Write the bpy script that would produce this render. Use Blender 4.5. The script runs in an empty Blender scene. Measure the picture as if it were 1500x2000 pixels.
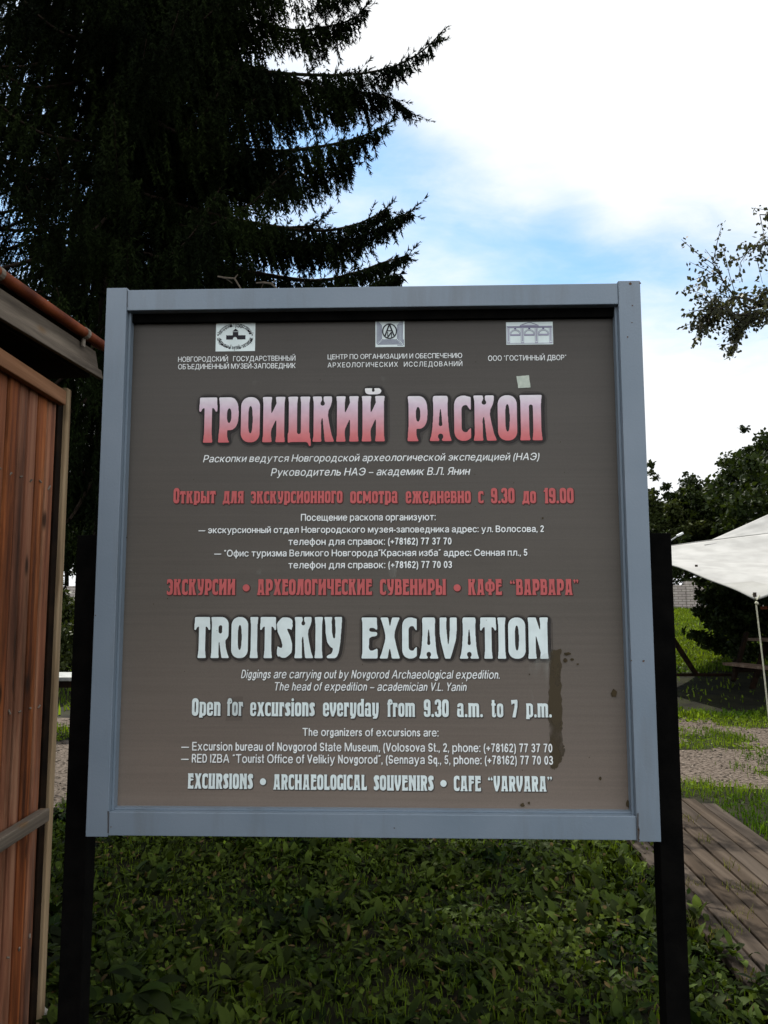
import bpy, bmesh, math, random
import numpy as np
from mathutils import Vector, Matrix, geometry
C = bpy.context.scene.collection
R = math.radians

# ---------------------------------------------------------------- camera
EYE = 1.60
SIGN_Z = EYE + 0.131                       # height of the middle of the board
CAM = np.array([0.1094, -2.1499, EYE])
YAW, PITCH, ROLL, FPX = -0.0334, 0.1100, -0.0009, 1555.0     # focal length in pixels of the 1500x2000 photo
fwd = np.array([math.sin(YAW)*math.cos(PITCH), math.cos(YAW)*math.cos(PITCH), math.sin(PITCH)])
rgt = np.cross(fwd, [0, 0, 1]); rgt /= np.linalg.norm(rgt); upv = np.cross(rgt, fwd)
rg2 = math.cos(ROLL)*rgt + math.sin(ROLL)*upv; up2 = -math.sin(ROLL)*rgt + math.cos(ROLL)*upv
cam = bpy.data.objects.new('camera', bpy.data.cameras.new('camera')); C.objects.link(cam)
cam.data.sensor_fit = 'VERTICAL'; cam.data.sensor_height = 36.0; cam.data.lens = 36.0*FPX/2000.0
cam.data.clip_start = 0.05; cam.data.clip_end = 3000
M = Matrix.Identity(4)
for i, v in enumerate((rg2, up2, -fwd)):
    for j in range(3): M[j][i] = v[j]
for j in range(3): M[j][3] = CAM[j]
cam.matrix_world = M
bpy.context.scene.camera = cam

def ray(px, py):                           # direction through a photo pixel, unit depth along the view axis
    return fwd + rg2*(px-750)/FPX - up2*(py-1000)/FPX
def at(px, py, d):                         # a point at depth d
    return CAM + ray(px, py)*d
def on_y(px, py, Y):                       # a point on an upright plane parallel to the board
    r = ray(px, py); return CAM + r*((Y-CAM[1])/r[1])

# ---------------------------------------------------------------- world, sun, exposure
SUN_AZ, SUN_EL = R(-27), R(48)             # azimuth from +Y, negative = left
sdir = Vector((math.sin(SUN_AZ)*math.cos(SUN_EL), math.cos(SUN_AZ)*math.cos(SUN_EL), math.sin(SUN_EL)))
world = bpy.data.worlds.new('World'); bpy.context.scene.world = world; world.use_nodes = True
wt = world.node_tree; wt.nodes.clear()
def wn(kind, **kw):
    n = wt.nodes.new(kind)
    for k, v in kw.items(): setattr(n, k, v)
    return n
def wmath(op, a, b=None, clamp=False):
    n = wn('ShaderNodeMath', operation=op); n.use_clamp = clamp
    for i, v in enumerate((a, b)):
        if v is None: continue
        if isinstance(v, (int, float)): n.inputs[i].default_value = v
        else: wt.links.new(v, n.inputs[i])
    return n.outputs[0]
sky = wn('ShaderNodeTexSky', sky_type='NISHITA', sun_disc=False, sun_elevation=SUN_EL, sun_rotation=SUN_AZ, air_density=1.0, dust_density=0.2, ozone_density=1.5)
tc = wn('ShaderNodeTexCoord'); geo = tc.outputs['Generated']
nrm = wn('ShaderNodeVectorMath', operation='NORMALIZE'); wt.links.new(geo, nrm.inputs[0])
sep = wn('ShaderNodeSeparateXYZ'); wt.links.new(nrm.outputs[0], sep.inputs[0])
inv = wmath('DIVIDE', 1.0, wmath('ADD', wmath('MAXIMUM', sep.outputs[2], 0.0), 0.22))
flat = wn('ShaderNodeVectorMath', operation='SCALE'); wt.links.new(nrm.outputs[0], flat.inputs[0]); wt.links.new(inv, flat.inputs['Scale'])
def cloud_noise(scale, det, rough, off):
    mp = wn('ShaderNodeMapping'); mp.inputs['Location'].default_value = off; mp.inputs['Scale'].default_value = (1.0, 1.5, 1.0)
    wt.links.new(flat.outputs[0], mp.inputs['Vector'])
    n = wn('ShaderNodeTexNoise'); n.inputs['Scale'].default_value = scale; n.inputs['Detail'].default_value = det; n.inputs['Roughness'].default_value = rough
    n.inputs['Distortion'].default_value = 0.35
    wt.links.new(mp.outputs[0], n.inputs['Vector']); return n.outputs['Fac']
cn = wmath('ADD', wmath('MULTIPLY', cloud_noise(2.0, 6, 0.55, (3.1, 1.7, 0.4)), 1.0), wmath('MULTIPLY', wmath('SUBTRACT', cloud_noise(7.0, 5, 0.6, (0.3, 5.2, 1.0)), 0.5), 0.45))
def toward(px, py, sharp):                 # a soft patch of sky round one direction
    v = Vector(ray(px, py)).normalized()
    d = wn('ShaderNodeVectorMath', operation='DOT_PRODUCT'); wt.links.new(nrm.outputs[0], d.inputs[0]); d.inputs[1].default_value = v
    return wmath('POWER', wmath('MAXIMUM', d.outputs['Value'], 0.0), sharp)
def bank(p, q, lo, hi, amt):               # cloud thickening beyond a great circle through two directions
    n = np.cross(ray(*p), ray(*q)); n /= np.linalg.norm(n); n *= 1 if n @ ray((p[0]+q[0])/2, (p[1]+q[1])/2-200) > 0 else -1
    d = wn('ShaderNodeVectorMath', operation='DOT_PRODUCT'); wt.links.new(nrm.outputs[0], d.inputs[0]); d.inputs[1].default_value = n
    m = wn('ShaderNodeMapRange'); m.interpolation_type = 'SMOOTHSTEP'; m.inputs['From Min'].default_value = lo; m.inputs['From Max'].default_value = hi; m.inputs['To Max'].default_value = amt
    wt.links.new(d.outputs['Value'], m.inputs['Value']); return m.outputs[0]
dens = wmath('ADD', cn, -0.29)
dens = wmath('ADD', dens, bank((700, 205), (1500, 500), -0.08, 0.10, 0.75))
dens = wmath('ADD', dens, bank((600, 720), (1500, 735), 0.12, -0.08, 0.85))
for px, py, sharp, amt in ((760, 275, 150, -0.20), (1010, 370, 1200, 0.22), (1210, 420, 1200, 0.22), (880, 560, 300, 0.2), (1450, 640, 200, -0.15)):
    dens = wmath('ADD', dens, wmath('MULTIPLY', toward(px, py, sharp), amt))
back = wn('ShaderNodeMapRange'); back.inputs['From Min'].default_value = 0.35; back.inputs['From Max'].default_value = -0.3; back.inputs['To Min'].default_value = 0.0; back.inputs['To Max'].default_value = 0.12
wt.links.new(sep.outputs[1], back.inputs['Value']); dens = wmath('ADD', dens, back.outputs[0])
ramp = wn('ShaderNodeMapRange'); ramp.interpolation_type = 'SMOOTHSTEP'
ramp.inputs['From Min'].default_value = -0.05; ramp.inputs['From Max'].default_value = 0.75
wt.links.new(dens, ramp.inputs['Value'])
SKYGAIN = 2.0
gain = wn('ShaderNodeVectorMath', operation='SCALE'); gain.inputs['Scale'].default_value = SKYGAIN; wt.links.new(sky.outputs[0], gain.inputs[0])
tint = wn('ShaderNodeVectorMath', operation='MULTIPLY'); wt.links.new(gain.outputs[0], tint.inputs[0]); tint.inputs[1].default_value = (0.84, 1.0, 1.0)
mix = wn('ShaderNodeMix', data_type='RGBA'); ccol = wn('ShaderNodeMix', data_type='RGBA')     # clouds facing the sun are brighter than those before it
wt.links.new(wmath('MULTIPLY', back.outputs[0], 1/0.12), ccol.inputs[0]); ccol.inputs[6].default_value = (10.8, 11.0, 11.2, 1); ccol.inputs[7].default_value = (17.0, 17.3, 17.8, 1)
wt.links.new(ramp.outputs[0], mix.inputs[0]); wt.links.new(tint.outputs[0], mix.inputs[6]); wt.links.new(ccol.outputs[2], mix.inputs[7])
bg = wn('ShaderNodeBackground'); bg.inputs['Strength'].default_value = 0.06
wt.links.new(mix.outputs[2], bg.inputs['Color'])
wo = wn('ShaderNodeOutputWorld'); wt.links.new(bg.outputs[0], wo.inputs[0])
sl = bpy.data.lights.new('sun', 'SUN'); sl.energy = 5.0; sl.angle = R(0.5); sl.color = (1.0, 0.95, 0.86)
so = bpy.data.objects.new('sun', sl); C.objects.link(so); so.rotation_euler = sdir.to_track_quat('Z', 'Y').to_euler(); so.location = (-10, 30, 40)
vs = bpy.context.scene.view_settings
vs.view_transform = 'Standard'; vs.look = 'None'; vs.gamma = 1.0; vs.exposure = 0.737; vs.use_curve_mapping = False
bpy.context.scene.cycles.max_bounces = 6

# ---------------------------------------------------------------- materials
def new_mat(name):
    m = bpy.data.materials.new(name); m.use_nodes = True
    nt = m.node_tree; b = nt.nodes['Principled BSDF']; return m, nt, b
def ramp_node(nt, stops):
    r = nt.nodes.new('ShaderNodeValToRGB'); e = r.color_ramp.elements
    while len(e) < len(stops): e.new(0.5)
    for i, (p, c) in enumerate(stops): e[i].position = p; e[i].color = (*c, 1)
    return r
def mat_noise(name, c1, c2, scale=8, rough=0.7, stretch=(1, 1, 1), det=6, lo=0.35, hi=0.65, bump=0.0, bscale=None, spec=0.08, metal=0.0, coords='Object', rand=0.0):
    m, nt, b = new_mat(name); L = nt.links
    t = nt.nodes.new('ShaderNodeTexCoord'); mp = nt.nodes.new('ShaderNodeMapping'); mp.inputs['Scale'].default_value = stretch
    L.new(t.outputs[coords], mp.inputs['Vector'])
    n = nt.nodes.new('ShaderNodeTexNoise'); n.inputs['Scale'].default_value = scale; n.inputs['Detail'].default_value = det
    L.new(mp.outputs[0], n.inputs['Vector'])
    r = ramp_node(nt, [(lo, c1), (hi, c2)]); L.new(n.outputs['Fac'], r.inputs[0]); col = r.outputs[0]
    if rand:
        g = nt.nodes.new('ShaderNodeNewGeometry'); h = nt.nodes.new('ShaderNodeHueSaturation')
        mr = nt.nodes.new('ShaderNodeMapRange'); mr.inputs['To Min'].default_value = 1-rand; mr.inputs['To Max'].default_value = 1+rand
        L.new(g.outputs['Random Per Island'], mr.inputs['Value']); L.new(mr.outputs[0], h.inputs['Value']); L.new(col, h.inputs['Color']); col = h.outputs[0]
    L.new(col, b.inputs['Base Color']); b.inputs['Roughness'].default_value = rough; b.inputs['Specular IOR Level'].default_value = spec; b.inputs['Metallic'].default_value = metal
    if bump:
        n2 = nt.nodes.new('ShaderNodeTexNoise'); n2.inputs['Scale'].default_value = bscale or scale*3; n2.inputs['Detail'].default_value = 5; L.new(mp.outputs[0], n2.inputs['Vector'])
        bp = nt.nodes.new('ShaderNodeBump'); bp.inputs['Strength'].default_value = bump; bp.inputs['Distance'].default_value = 0.01
        L.new(n2.outputs['Fac'], bp.inputs['Height']); L.new(bp.outputs[0], b.inputs['Normal'])
    return m
def mat_leaf(name, c1, c2, scale=1.2, trans=0.35, rough=0.65, rand=0.35, spec=0.08, warm=(1.3, 1.25, 0.45)):
    m = mat_noise(name, c1, c2, scale, rough, rand=rand, spec=spec); nt = m.node_tree; L = nt.links
    b = nt.nodes['Principled BSDF']; src = b.inputs['Base Color'].links[0].from_socket
    tr = nt.nodes.new('ShaderNodeBsdfTranslucent'); mx = nt.nodes.new('ShaderNodeMixShader'); mx.inputs[0].default_value = trans
    h = nt.nodes.new('ShaderNodeMix'); h.data_type = 'RGBA'; h.blend_type = 'MULTIPLY'; h.inputs[0].default_value = 1.0; h.inputs[7].default_value = (*warm, 1)
    L.new(src, h.inputs[6]); L.new(h.outputs[2], tr.inputs['Color'])
    L.new(b.outputs[0], mx.inputs[1]); L.new(tr.outputs[0], mx.inputs[2])
    L.new(mx.outputs[0], nt.nodes['Material Output'].inputs['Surface']); return m
def mat_plain(name, c, rough=0.6, spec=0.15):
    return mat_noise(name, tuple(x*0.93 for x in c), tuple(min(1, x*1.05) for x in c), 30, rough, spec=spec)

# ---------------------------------------------------------------- building helpers
def tag(o, label=None, cat=None, group=None, kind=None):
    for k, v in (('label', label), ('category', cat), ('group', group), ('kind', kind)):
        if v: o[k] = v
    return o
def empty(name, loc=(0, 0, 0), rz=0.0):
    o = bpy.data.objects.new(name, None); C.objects.link(o); o.location = loc; o.rotation_euler = (0, 0, rz); o.empty_display_size = 0.1; return o
def link(name, me, mat, parent=None, smooth=False):
    o = bpy.data.objects.new(name, me); C.objects.link(o)
    if mat: me.materials.append(mat)
    if parent:                                 # vertices are given in world space; keep them there
        o.parent = parent
        o.matrix_parent_inverse = (Matrix.Translation(parent_loc(parent))).inverted()
    if smooth: me.shade_smooth()
    return o
def parent_loc(p): return p.location.copy() if p.type == 'EMPTY' else Vector((0, 0, 0))   # meshes keep their data in world space
def np_mesh(name, V, F):                       # V (n,3); F (m,k) uniform polygons
    V = np.asarray(V, np.float32).reshape(-1, 3); F = np.asarray(F, np.int32); k = F.shape[1]
    me = bpy.data.meshes.new(name); me.vertices.add(len(V)); me.vertices.foreach_set('co', V.ravel())
    me.loops.add(F.size); me.loops.foreach_set('vertex_index', F.ravel())
    me.polygons.add(len(F)); me.polygons.foreach_set('loop_start', np.arange(0, F.size, k, dtype=np.int32))
    me.update(calc_edges=True); return me
class MB:
    def __init__(s): s.bm = bmesh.new()
    def box(s, lo, hi, bevel=0.0):
        lo, hi = [min(a, b) for a, b in zip(lo, hi)], [max(a, b) for a, b in zip(lo, hi)]
        vs = [s.bm.verts.new((x, y, z)) for x in (lo[0], hi[0]) for y in (lo[1], hi[1]) for z in (lo[2], hi[2])]
        return s._hexa(vs, bevel)
    def _hexa(s, vs, bevel=0.0):
        fs = [s.bm.faces.new([vs[i] for i in q]) for q in ((0, 1, 3, 2), (4, 6, 7, 5), (0, 4, 5, 1), (2, 3, 7, 6), (0, 2, 6, 4), (1, 5, 7, 3))]
        if bevel:
            es = list({e for f in fs for e in f.edges}); bmesh.ops.bevel(s.bm, geom=es, offset=bevel, segments=2, affect='EDGES', profile=0.5)
        return s
    def bar(s, a, b, w, h, up=(0, 0, 1), bevel=0.0):   # beam from a to b; w across, h along up
        a, b, up = Vector(a), Vector(b), Vector(up); d = (b-a).normalized(); x = d.cross(up)
        if x.length < 1e-4: x = d.cross(Vector((0, 1, 0)))
        x.normalize(); y = x.cross(d).normalized()
        vs = [s.bm.verts.new(p + x*sx*w/2 + y*sy*h/2) for p in (a, b) for sx in (-1, 1) for sy in (-1, 1)]
        return s._hexa(vs, bevel)
    def tube(s, pts, rad, seg=8, cap=True):
        pts = [Vector(p) for p in pts]; rad = rad if hasattr(rad, '__len__') else [rad]*len(pts); rings = []
        ref = Vector((0.31, 0.2, 0.93))
        for i, p in enumerate(pts):
            d = (pts[min(i+1, len(pts)-1)]-pts[max(i-1, 0)]).normalized(); x = d.cross(ref)
            if x.length < 1e-3: x = d.cross(Vector((1, 0, 0)))
            x.normalize(); y = d.cross(x)
            rings.append([s.bm.verts.new(p + (x*math.cos(2*math.pi*k/seg)+y*math.sin(2*math.pi*k/seg))*rad[i]) for k in range(seg)])
        for a, b in zip(rings, rings[1:]):
            for k in range(seg): s.bm.faces.new((a[k], a[(k+1) % seg], b[(k+1) % seg], b[k]))
        if cap: s.bm.faces.new(rings[0][::-1]); s.bm.faces.new(rings[-1])
        return s
    def poly(s, pts):
        s.bm.faces.new([s.bm.verts.new(p) for p in pts]); return s
    def build(s, name, mat, parent=None, smooth=False):
        bmesh.ops.recalc_face_normals(s.bm, faces=s.bm.faces)
        me = bpy.data.meshes.new(name); s.bm.to_mesh(me); s.bm.free(); return link(name, me, mat, parent, smooth)

# ---------------------------------------------------------------- the ground's shape
def sstep(a, b, x):
    t = np.clip((np.asarray(x, float)-a)/(b-a), 0, 1); return t*t*(3-2*t)
def hgt(x, y):                                 # flat near the board, a grassy bank rising behind
    x = np.asarray(x, float); y = np.asarray(y, float)
    return sstep(8.5, 27, y)*1.3 + 0.02*np.sin(x*1.7+0.6)*np.sin(y*1.3)*sstep(1, 4, y)
def gnd(px, py):                               # where a photo pixel's ray meets the ground
    r = ray(px, py); t = 0.5
    for _ in range(4000):
        p = CAM + r*t
        if p[2] <= hgt(p[0], p[1]): break
        t += 0.02
    return CAM + r*t

# ---------------------------------------------------------------- lettering
RES = 110
class Glyph:                                   # drawn in cap heights on a grid, then contoured
    def __init__(s, w):
        s.w = w; s.px = int((w+0.4)*RES); s.py = int(1.75*RES); s.m = np.zeros((s.py, s.px), bool)
        s.X, s.Y = np.meshgrid((np.arange(s.px)+0.5)/RES-0.2, (np.arange(s.py)+0.5)/RES-0.4)
    def _in(s, pts):
        pts = np.asarray(pts, float); r = np.zeros_like(s.m); x0, y0 = pts[-1]
        for x1, y1 in pts:
            if y0 != y1:
                c = ((y0 > s.Y) != (y1 > s.Y)) & (s.X < (x1-x0)*(s.Y-y0)/(y1-y0)+x0); r ^= c
            x0, y0 = x1, y1
        return r
    def add(s, *pts): s.m |= s._in(pts); return s
    def sub(s, *pts): s.m &= ~s._in(pts); return s
    def _rr(s, x0, y0, x1, y1, r):
        rx = min(r, (x1-x0)/2); ry = min(r, (y1-y0)/2)
        qx = np.abs(s.X-(x0+x1)/2)-((x1-x0)/2-rx); qy = np.abs(s.Y-(y0+y1)/2)-((y1-y0)/2-ry)
        return (np.maximum(qx, 0)/rx)**2.3+(np.maximum(qy, 0)/ry)**2.3 <= 1
    def rr(s, x0, y0, x1, y1, r): s.m |= s._rr(x0, y0, x1, y1, r) & (s.X >= x0) & (s.X <= x1) & (s.Y >= y0) & (s.Y <= y1); return s
    def cut(s, x0, y0, x1, y1, r=0.5): s.m &= ~(s._rr(x0, y0, x1, y1, r) & (s.X >= x0) & (s.X <= x1) & (s.Y >= y0) & (s.Y <= y1)); return s
    def dot(s, x, y, r, rem=False):
        d = (s.X-x)**2+(s.Y-y)**2 <= r*r
        s.m = s.m & ~d if rem else s.m | d; return s
    def line(s, pts, r, rem=False):
        r = r if hasattr(r, '__len__') else [r]*len(pts); acc = np.zeros_like(s.m)
        for (a, b, ra, rb) in zip(pts, pts[1:], r, r[1:]):
            dx, dy = b[0]-a[0], b[1]-a[1]; L = dx*dx+dy*dy
            t = np.clip(((s.X-a[0])*dx+(s.Y-a[1])*dy)/L, 0, 1)
            acc |= (s.X-a[0]-t*dx)**2+(s.Y-a[1]-t*dy)**2 <= (ra+(rb-ra)*t)**2
        s.m = s.m & ~acc if rem else s.m | acc; return s
    def stem(s, x, y0=0.0, y1=1.0, w=0.17, fb=0.022, ft=0.022):
        def hw(t): return w/2+fb*max(0, 1-t/0.2)**1.6+ft*max(0, 1-(1-t)/0.2)**1.6
        ts = np.linspace(0, 1, 25); L = [(x-hw(t), y0+(y1-y0)*t) for t in ts]; Rr = [(x+hw(t), y0+(y1-y0)*t) for t in ts]
        return s.add(*(L+Rr[::-1]))
    def flip(s):
        n0 = int(0.2*RES); k = int(round(s.w*RES)); g = np.zeros_like(s.m); seg = s.m[:, 0:2*n0+k]; g[:, 0:2*n0+k] = seg[:, ::-1]; s.m = g; return s
def cap_glyphs():
    G = {}
    def O(w=0.42, y0=0, y1=1.0): return Glyph(w).rr(0, y0, w, y1, 0.23).cut(w/2-0.05, y0+0.19, w/2+0.05, y1-0.19)
    G['О'] = O()
    g = Glyph(0.40).stem(0.2, ft=0).add((0.012, 1), (0.388, 1), (0.402, 0.70), (0.385, 0.675), (0.36, 0.69), (0.335, 0.745), (0.30, 0.77), (0.1, 0.77), (0.065, 0.745), (0.04, 0.69), (0.015, 0.675), (-0.002, 0.70)); G['Т'] = g
    G['Г'] = Glyph(0.36).stem(0.1).add((0.02, 1), (0.345, 1), (0.36, 0.70), (0.342, 0.675), (0.318, 0.69), (0.295, 0.745), (0.26, 0.77), (0.1, 0.77))
    G['Р'] = Glyph(0.45).stem(0.11).rr(0.03, 0.27, 0.45, 1.0, 0.30).add((0.02, 0.9), (0.02, 1), (0.2, 1), (0.2, 0.9)).cut(0.19, 0.43, 0.29, 0.76).add((0.02, 0.3), (0.2, 0.3), (0.2, 0.22), (0.205, 0.12), (0.225, 0.05), (0.26, 0), (0.0, 0))
    def I2(w=0.5): return Glyph(w).stem(0.105, w=0.17).stem(w-0.105, w=0.17)
    G['И'] = I2().add((0.1, 0.12), (0.1, 0.5), (0.19, 0.6), (0.32, 0.88), (0.4, 0.92), (0.4, 0.5), (0.31, 0.52), (0.2, 0.28), (0.18, 0.12))
    G['Й'] = I2().add((0.1, 0.12), (0.1, 0.5), (0.19, 0.6), (0.32, 0.88), (0.4, 0.92), (0.4, 0.5), (0.31, 0.52), (0.2, 0.28), (0.18, 0.12)).rr(0.075, 1.04, 0.425, 1.175, 0.09).dot(0.25, 1.125, 0.036, True).add((0.07, 1.13), (0.24, 1.165), (0.24, 1.2), (0.06, 1.2)).sub((0.237, 1.12), (0.263, 1.12), (0.263, 1.25), (0.237, 1.25)).sub((0.0, 1.175), (0.5, 1.175), (0.5, 1.3), (0, 1.3))
    G['N'] = I2().add((0.1, 0.92), (0.1, 0.88), (0.18, 0.88), (0.31, 0.55), (0.31, 0.12), (0.4, 0.08), (0.4, 0.45), (0.32, 0.55), (0.2, 0.93)).add((0.02, 1), (0.2, 1), (0.34, 0.55), (0.4, 0.3), (0.4, 0.1), (0.32, 0.1), (0.19, 0.62), (0.1, 0.75))
    G['Н'] = I2(0.48).add((0.1, 0.42), (0.1, 0.62), (0.38, 0.62), (0.38, 0.42))
    g = Glyph(0.46).stem(0.105, fb=0).stem(0.36, fb=0).add((0.0, 0), (0.0, 0.2), (0.36, 0.2), (0.46, 0.2), (0.46, 0.1), (0.47, 0.08), (0.478, 0.06), (0.478, -0.09), (0.45, -0.1), (0.43, -0.04), (0.40, 0)).cut(0.19, 0.17, 0.275, 0.6, 0.06).dot(0.02, 0, 0.02); G['Ц'] = g
    def K(): return Glyph(0.5).add((0.0, 0), (0.025, 0.12), (0.03, 0.5), (0.025, 0.88), (0.0, 1), (0.45, 1), (0.445, 0.9), (0.42, 0.8), (0.365, 0.68), (0.355, 0.58), (0.385, 0.4), (0.44, 0.15), (0.5, 0)).dot(0.232, 0.845, 0.052, True).sub((0.21, 0.84), (0.254, 0.84), (0.25, 0.95), (0.262, 1.05), (0.2, 1.05), (0.215, 0.95)).sub((0.215, -0.05), (0.2, 0.1), (0.195, 0.42), (0.212, 0.53), (0.232, 0.53), (0.245, 0.42), (0.27, 0.15), (0.295, -0.05))
    G['К'] = K()
    G['П'] = I2(0.46).add((0.02, 1), (0.44, 1), (0.44, 0.77), (0.02, 0.77)).sub((0.19, 0.6), (0.27, 0.6), (0.27, 0.76), (0.25, 0.79), (0.21, 0.79), (0.19, 0.76))
    def A(w=0.5): return Glyph(w).add((0, 0), (0.04, 0.1), (0.07, 0.3), (0.09, 0.6), (0.085, 0.96), (0.1, 1), (0.4, 1), (0.415, 0.96), (0.41, 0.6), (0.43, 0.3), (0.46, 0.1), (0.5, 0)).sub((0.21, 0.35), (0.225, 0.33), (0.275, 0.33), (0.29, 0.35), (0.28, 0.52), (0.262, 0.70), (0.25, 0.73), (0.238, 0.70), (0.22, 0.52)).dot(0.25, 0.10, 0.062, True).sub((0.222, 0.08), (0.278, 0.08), (0.275, 0.04), (0.29, -0.05), (0.21, -0.05), (0.225, 0.04))
    G['А'] = A()
    def Cc(): return Glyph(0.375).rr(0, 0, 0.42, 1.0, 0.24).cut(0.165, 0.19, 0.34, 0.79, 0.1).sub((0.27, 0.24), (0.5, 0.30), (0.5, 0.66), (0.27, 0.74)).sub((0.375, -0.1), (0.6, -0.1), (0.6, 1.1), (0.375, 1.1)).add((0.30, 0.76), (0.372, 0.66), (0.375, 0.97), (0.3, 0.97)).add((0.30, 0.22), (0.372, 0.30), (0.375, 0.06), (0.3, 0.05))
    G['С'] = Cc()
    G['Э'] = Cc().flip().add((0.13, 0.44), (0.3, 0.44), (0.3, 0.58), (0.13, 0.58))
    G['G'] = Cc().add((0.24, 0.44), (0.42, 0.44), (0.42, 0.1), (0.3, 0.03), (0.25, 0.2))
    def E(): return Glyph(0.40).add((0, 0), (0.025, 0.12), (0.03, 0.5), (0.025, 0.88), (0, 1), (0.38, 1), (0.39, 0.70), (0.36, 0.70), (0.32, 0.74), (0.25, 0.745), (0.21, 0.75), (0.185, 0.70), (0.21, 0.655), (0.28, 0.645), (0.37, 0.65), (0.395, 0.60), (0.37, 0.545), (0.25, 0.53), (0.19, 0.49), (0.185, 0.25), (0.21, 0.195), (0.28, 0.19), (0.34, 0.22), (0.39, 0.25), (0.40, 0.2), (0.395, 0))
    G['Е'] = E()
    G['F'] = Glyph(0.38).add((0, 0), (0.025, 0.12), (0.03, 0.5), (0.025, 0.88), (0, 1), (0.37, 1), (0.38, 0.70), (0.35, 0.70), (0.32, 0.74), (0.25, 0.745), (0.21, 0.75), (0.19, 0.70), (0.21, 0.655), (0.28, 0.645), (0.34, 0.65), (0.365, 0.60), (0.35, 0.52), (0.21, 0.48), (0.19, 0.4), (0.19, 0.12), (0.215, 0))
    G['Х'] = Glyph(0.5).add((0.02, 1), (0.21, 1), (0.225, 0.93), (0.255, 0.74), (0.29, 0.93), (0.31, 1), (0.5, 1), (0.455, 0.9), (0.37, 0.65), (0.365, 0.52), (0.41, 0.3), (0.47, 0.08), (0.5, 0), (0.30, 0), (0.285, 0.1), (0.25, 0.29), (0.215, 0.1), (0.2, 0), (0, 0), (0.045, 0.1), (0.13, 0.4), (0.15, 0.52), (0.13, 0.65), (0.06, 0.9))
    G['V'] = Glyph(0.43).add((0, 1), (0.0, 0.6), (0.03, 0.4), (0.1, 0.12), (0.13, 0), (0.26, 0), (0.3, 0.12), (0.4, 0.45), (0.43, 0.75), (0.43, 1), (0.25, 1), (0.255, 0.75), (0.24, 0.5), (0.21, 0.26), (0.185, 0.5), (0.165, 0.75), (0.17, 1))
    def Yg(): return Glyph(0.44).add((0, 1), (0.2, 1), (0.185, 0.9), (0.19, 0.65), (0.22, 0.49), (0.255, 0.47), (0.275, 0.5), (0.28, 0.7), (0.27, 0.92), (0.25, 1), (0.44, 1), (0.425, 0.75), (0.40, 0.4), (0.36, 0.14), (0.32, 0.04), (0.27, 0), (0.08, 0), (0.065, 0.04), (0.1, 0.075), (0.17, 0.1), (0.21, 0.16), (0.22, 0.24), (0.16, 0.27), (0.08, 0.38), (0.04, 0.6), (0.03, 0.85))
    G['У'] = Yg()
    G['S'] = Glyph(0.36).line([(0.285, 0.79), (0.25, 0.875), (0.17, 0.88), (0.115, 0.80), (0.13, 0.66), (0.2, 0.5), (0.245, 0.33), (0.235, 0.18), (0.165, 0.12), (0.095, 0.17)], [0.08, 0.11, 0.115, 0.115, 0.11, 0.11, 0.11, 0.115, 0.115, 0.08]).add((0.27, 0.75), (0.345, 0.67), (0.355, 0.92), (0.3, 0.98), (0.26, 0.9)).add((0.09, 0.24), (0.02, 0.3), (0.005, 0.1), (0.04, 0.03), (0.11, 0.1))
    G['R'] = Glyph(0.45).stem(0.105).rr(0.03, 0.40, 0.43, 1.0, 0.2).add((0.02, 0.9), (0.02, 1), (0.2, 1), (0.2, 0.9)).add((0.18, 0.5), (0.38, 0.5), (0.35, 0.42), (0.37, 0.25), (0.41, 0.1), (0.455, 0), (0.27, 0), (0.25, 0.12), (0.205, 0.40)).cut(0.185, 0.595, 0.275, 0.80, 0.05).sub((0.188, 0.1), (0.2, 0.4), (0.212, 0.4), (0.245, 0.1), (0.25, -0.02), (0.21, -0.02))
    G['I'] = Glyph(0.2).stem(0.1)
    G['L'] = Glyph(0.38).stem(0.105, fb=0).add((0, 0), (0.37, 0), (0.385, 0.28), (0.36, 0.29), (0.32, 0.21), (0.1, 0.2))
    G['U'] = I2(0.46).rr(0.02, 0, 0.44, 0.6, 0.2).sub((0, -0.05), (0.02, 0.2), (0, 0.2)).cut(0.188, 0.17, 0.275, 0.9, 0.06).add((0.02, 0.9), (0.06, 1), (0.1, 1))
    G['H'] = G['Н']
    G['Ч'] = Glyph(0.46).stem(0.105, 0.6, 1, fb=0).stem(0.355).rr(0.02, 0.38, 0.4, 0.9, 0.16).cut(0.19, 0.52, 0.27, 0.95, 0.05)
    G['Л'] = Glyph(0.48).stem(0.37).add((0.1, 1), (0.4, 1), (0.4, 0.78), (0.28, 0.78), (0.24, 0.3), (0.2, 0.05), (0.15, 0), (0, 0), (0.0, 0.1), (0.05, 0.14), (0.08, 0.3))
    G['Д'] = Glyph(0.52).stem(0.39, 0.1, 1, fb=0).add((0.12, 1), (0.42, 1), (0.42, 0.8), (0.29, 0.8), (0.25, 0.4), (0.21, 0.2), (0.06, 0.15), (0.1, 0.4)).add((0.02, 0.2), (0.5, 0.2), (0.515, 0.0), (0.5, -0.12), (0.44, -0.1), (0.40, 0), (0.12, 0), (0.08, -0.1), (0.02, -0.12), (0, 0))
    G['В'] = Glyph(0.43).stem(0.105).rr(0.03, 0.47, 0.40, 1.0, 0.15).rr(0.03, 0, 0.43, 0.58, 0.15).add((0, 0), (0.2, 0), (0.2, 1), (0, 1), (0.025, 0.9), (0.025, 0.1)).cut(0.19, 0.61, 0.27, 0.84, 0.05).cut(0.19, 0.15, 0.28, 0.45, 0.05)
    G['Ь'] = Glyph(0.43).stem(0.105).rr(0.03, 0, 0.43, 0.6, 0.17).add((0, 0), (0.2, 0), (0.2, 0.3), (0.02, 0.3)).cut(0.19, 0.15, 0.28, 0.46, 0.05)
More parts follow.
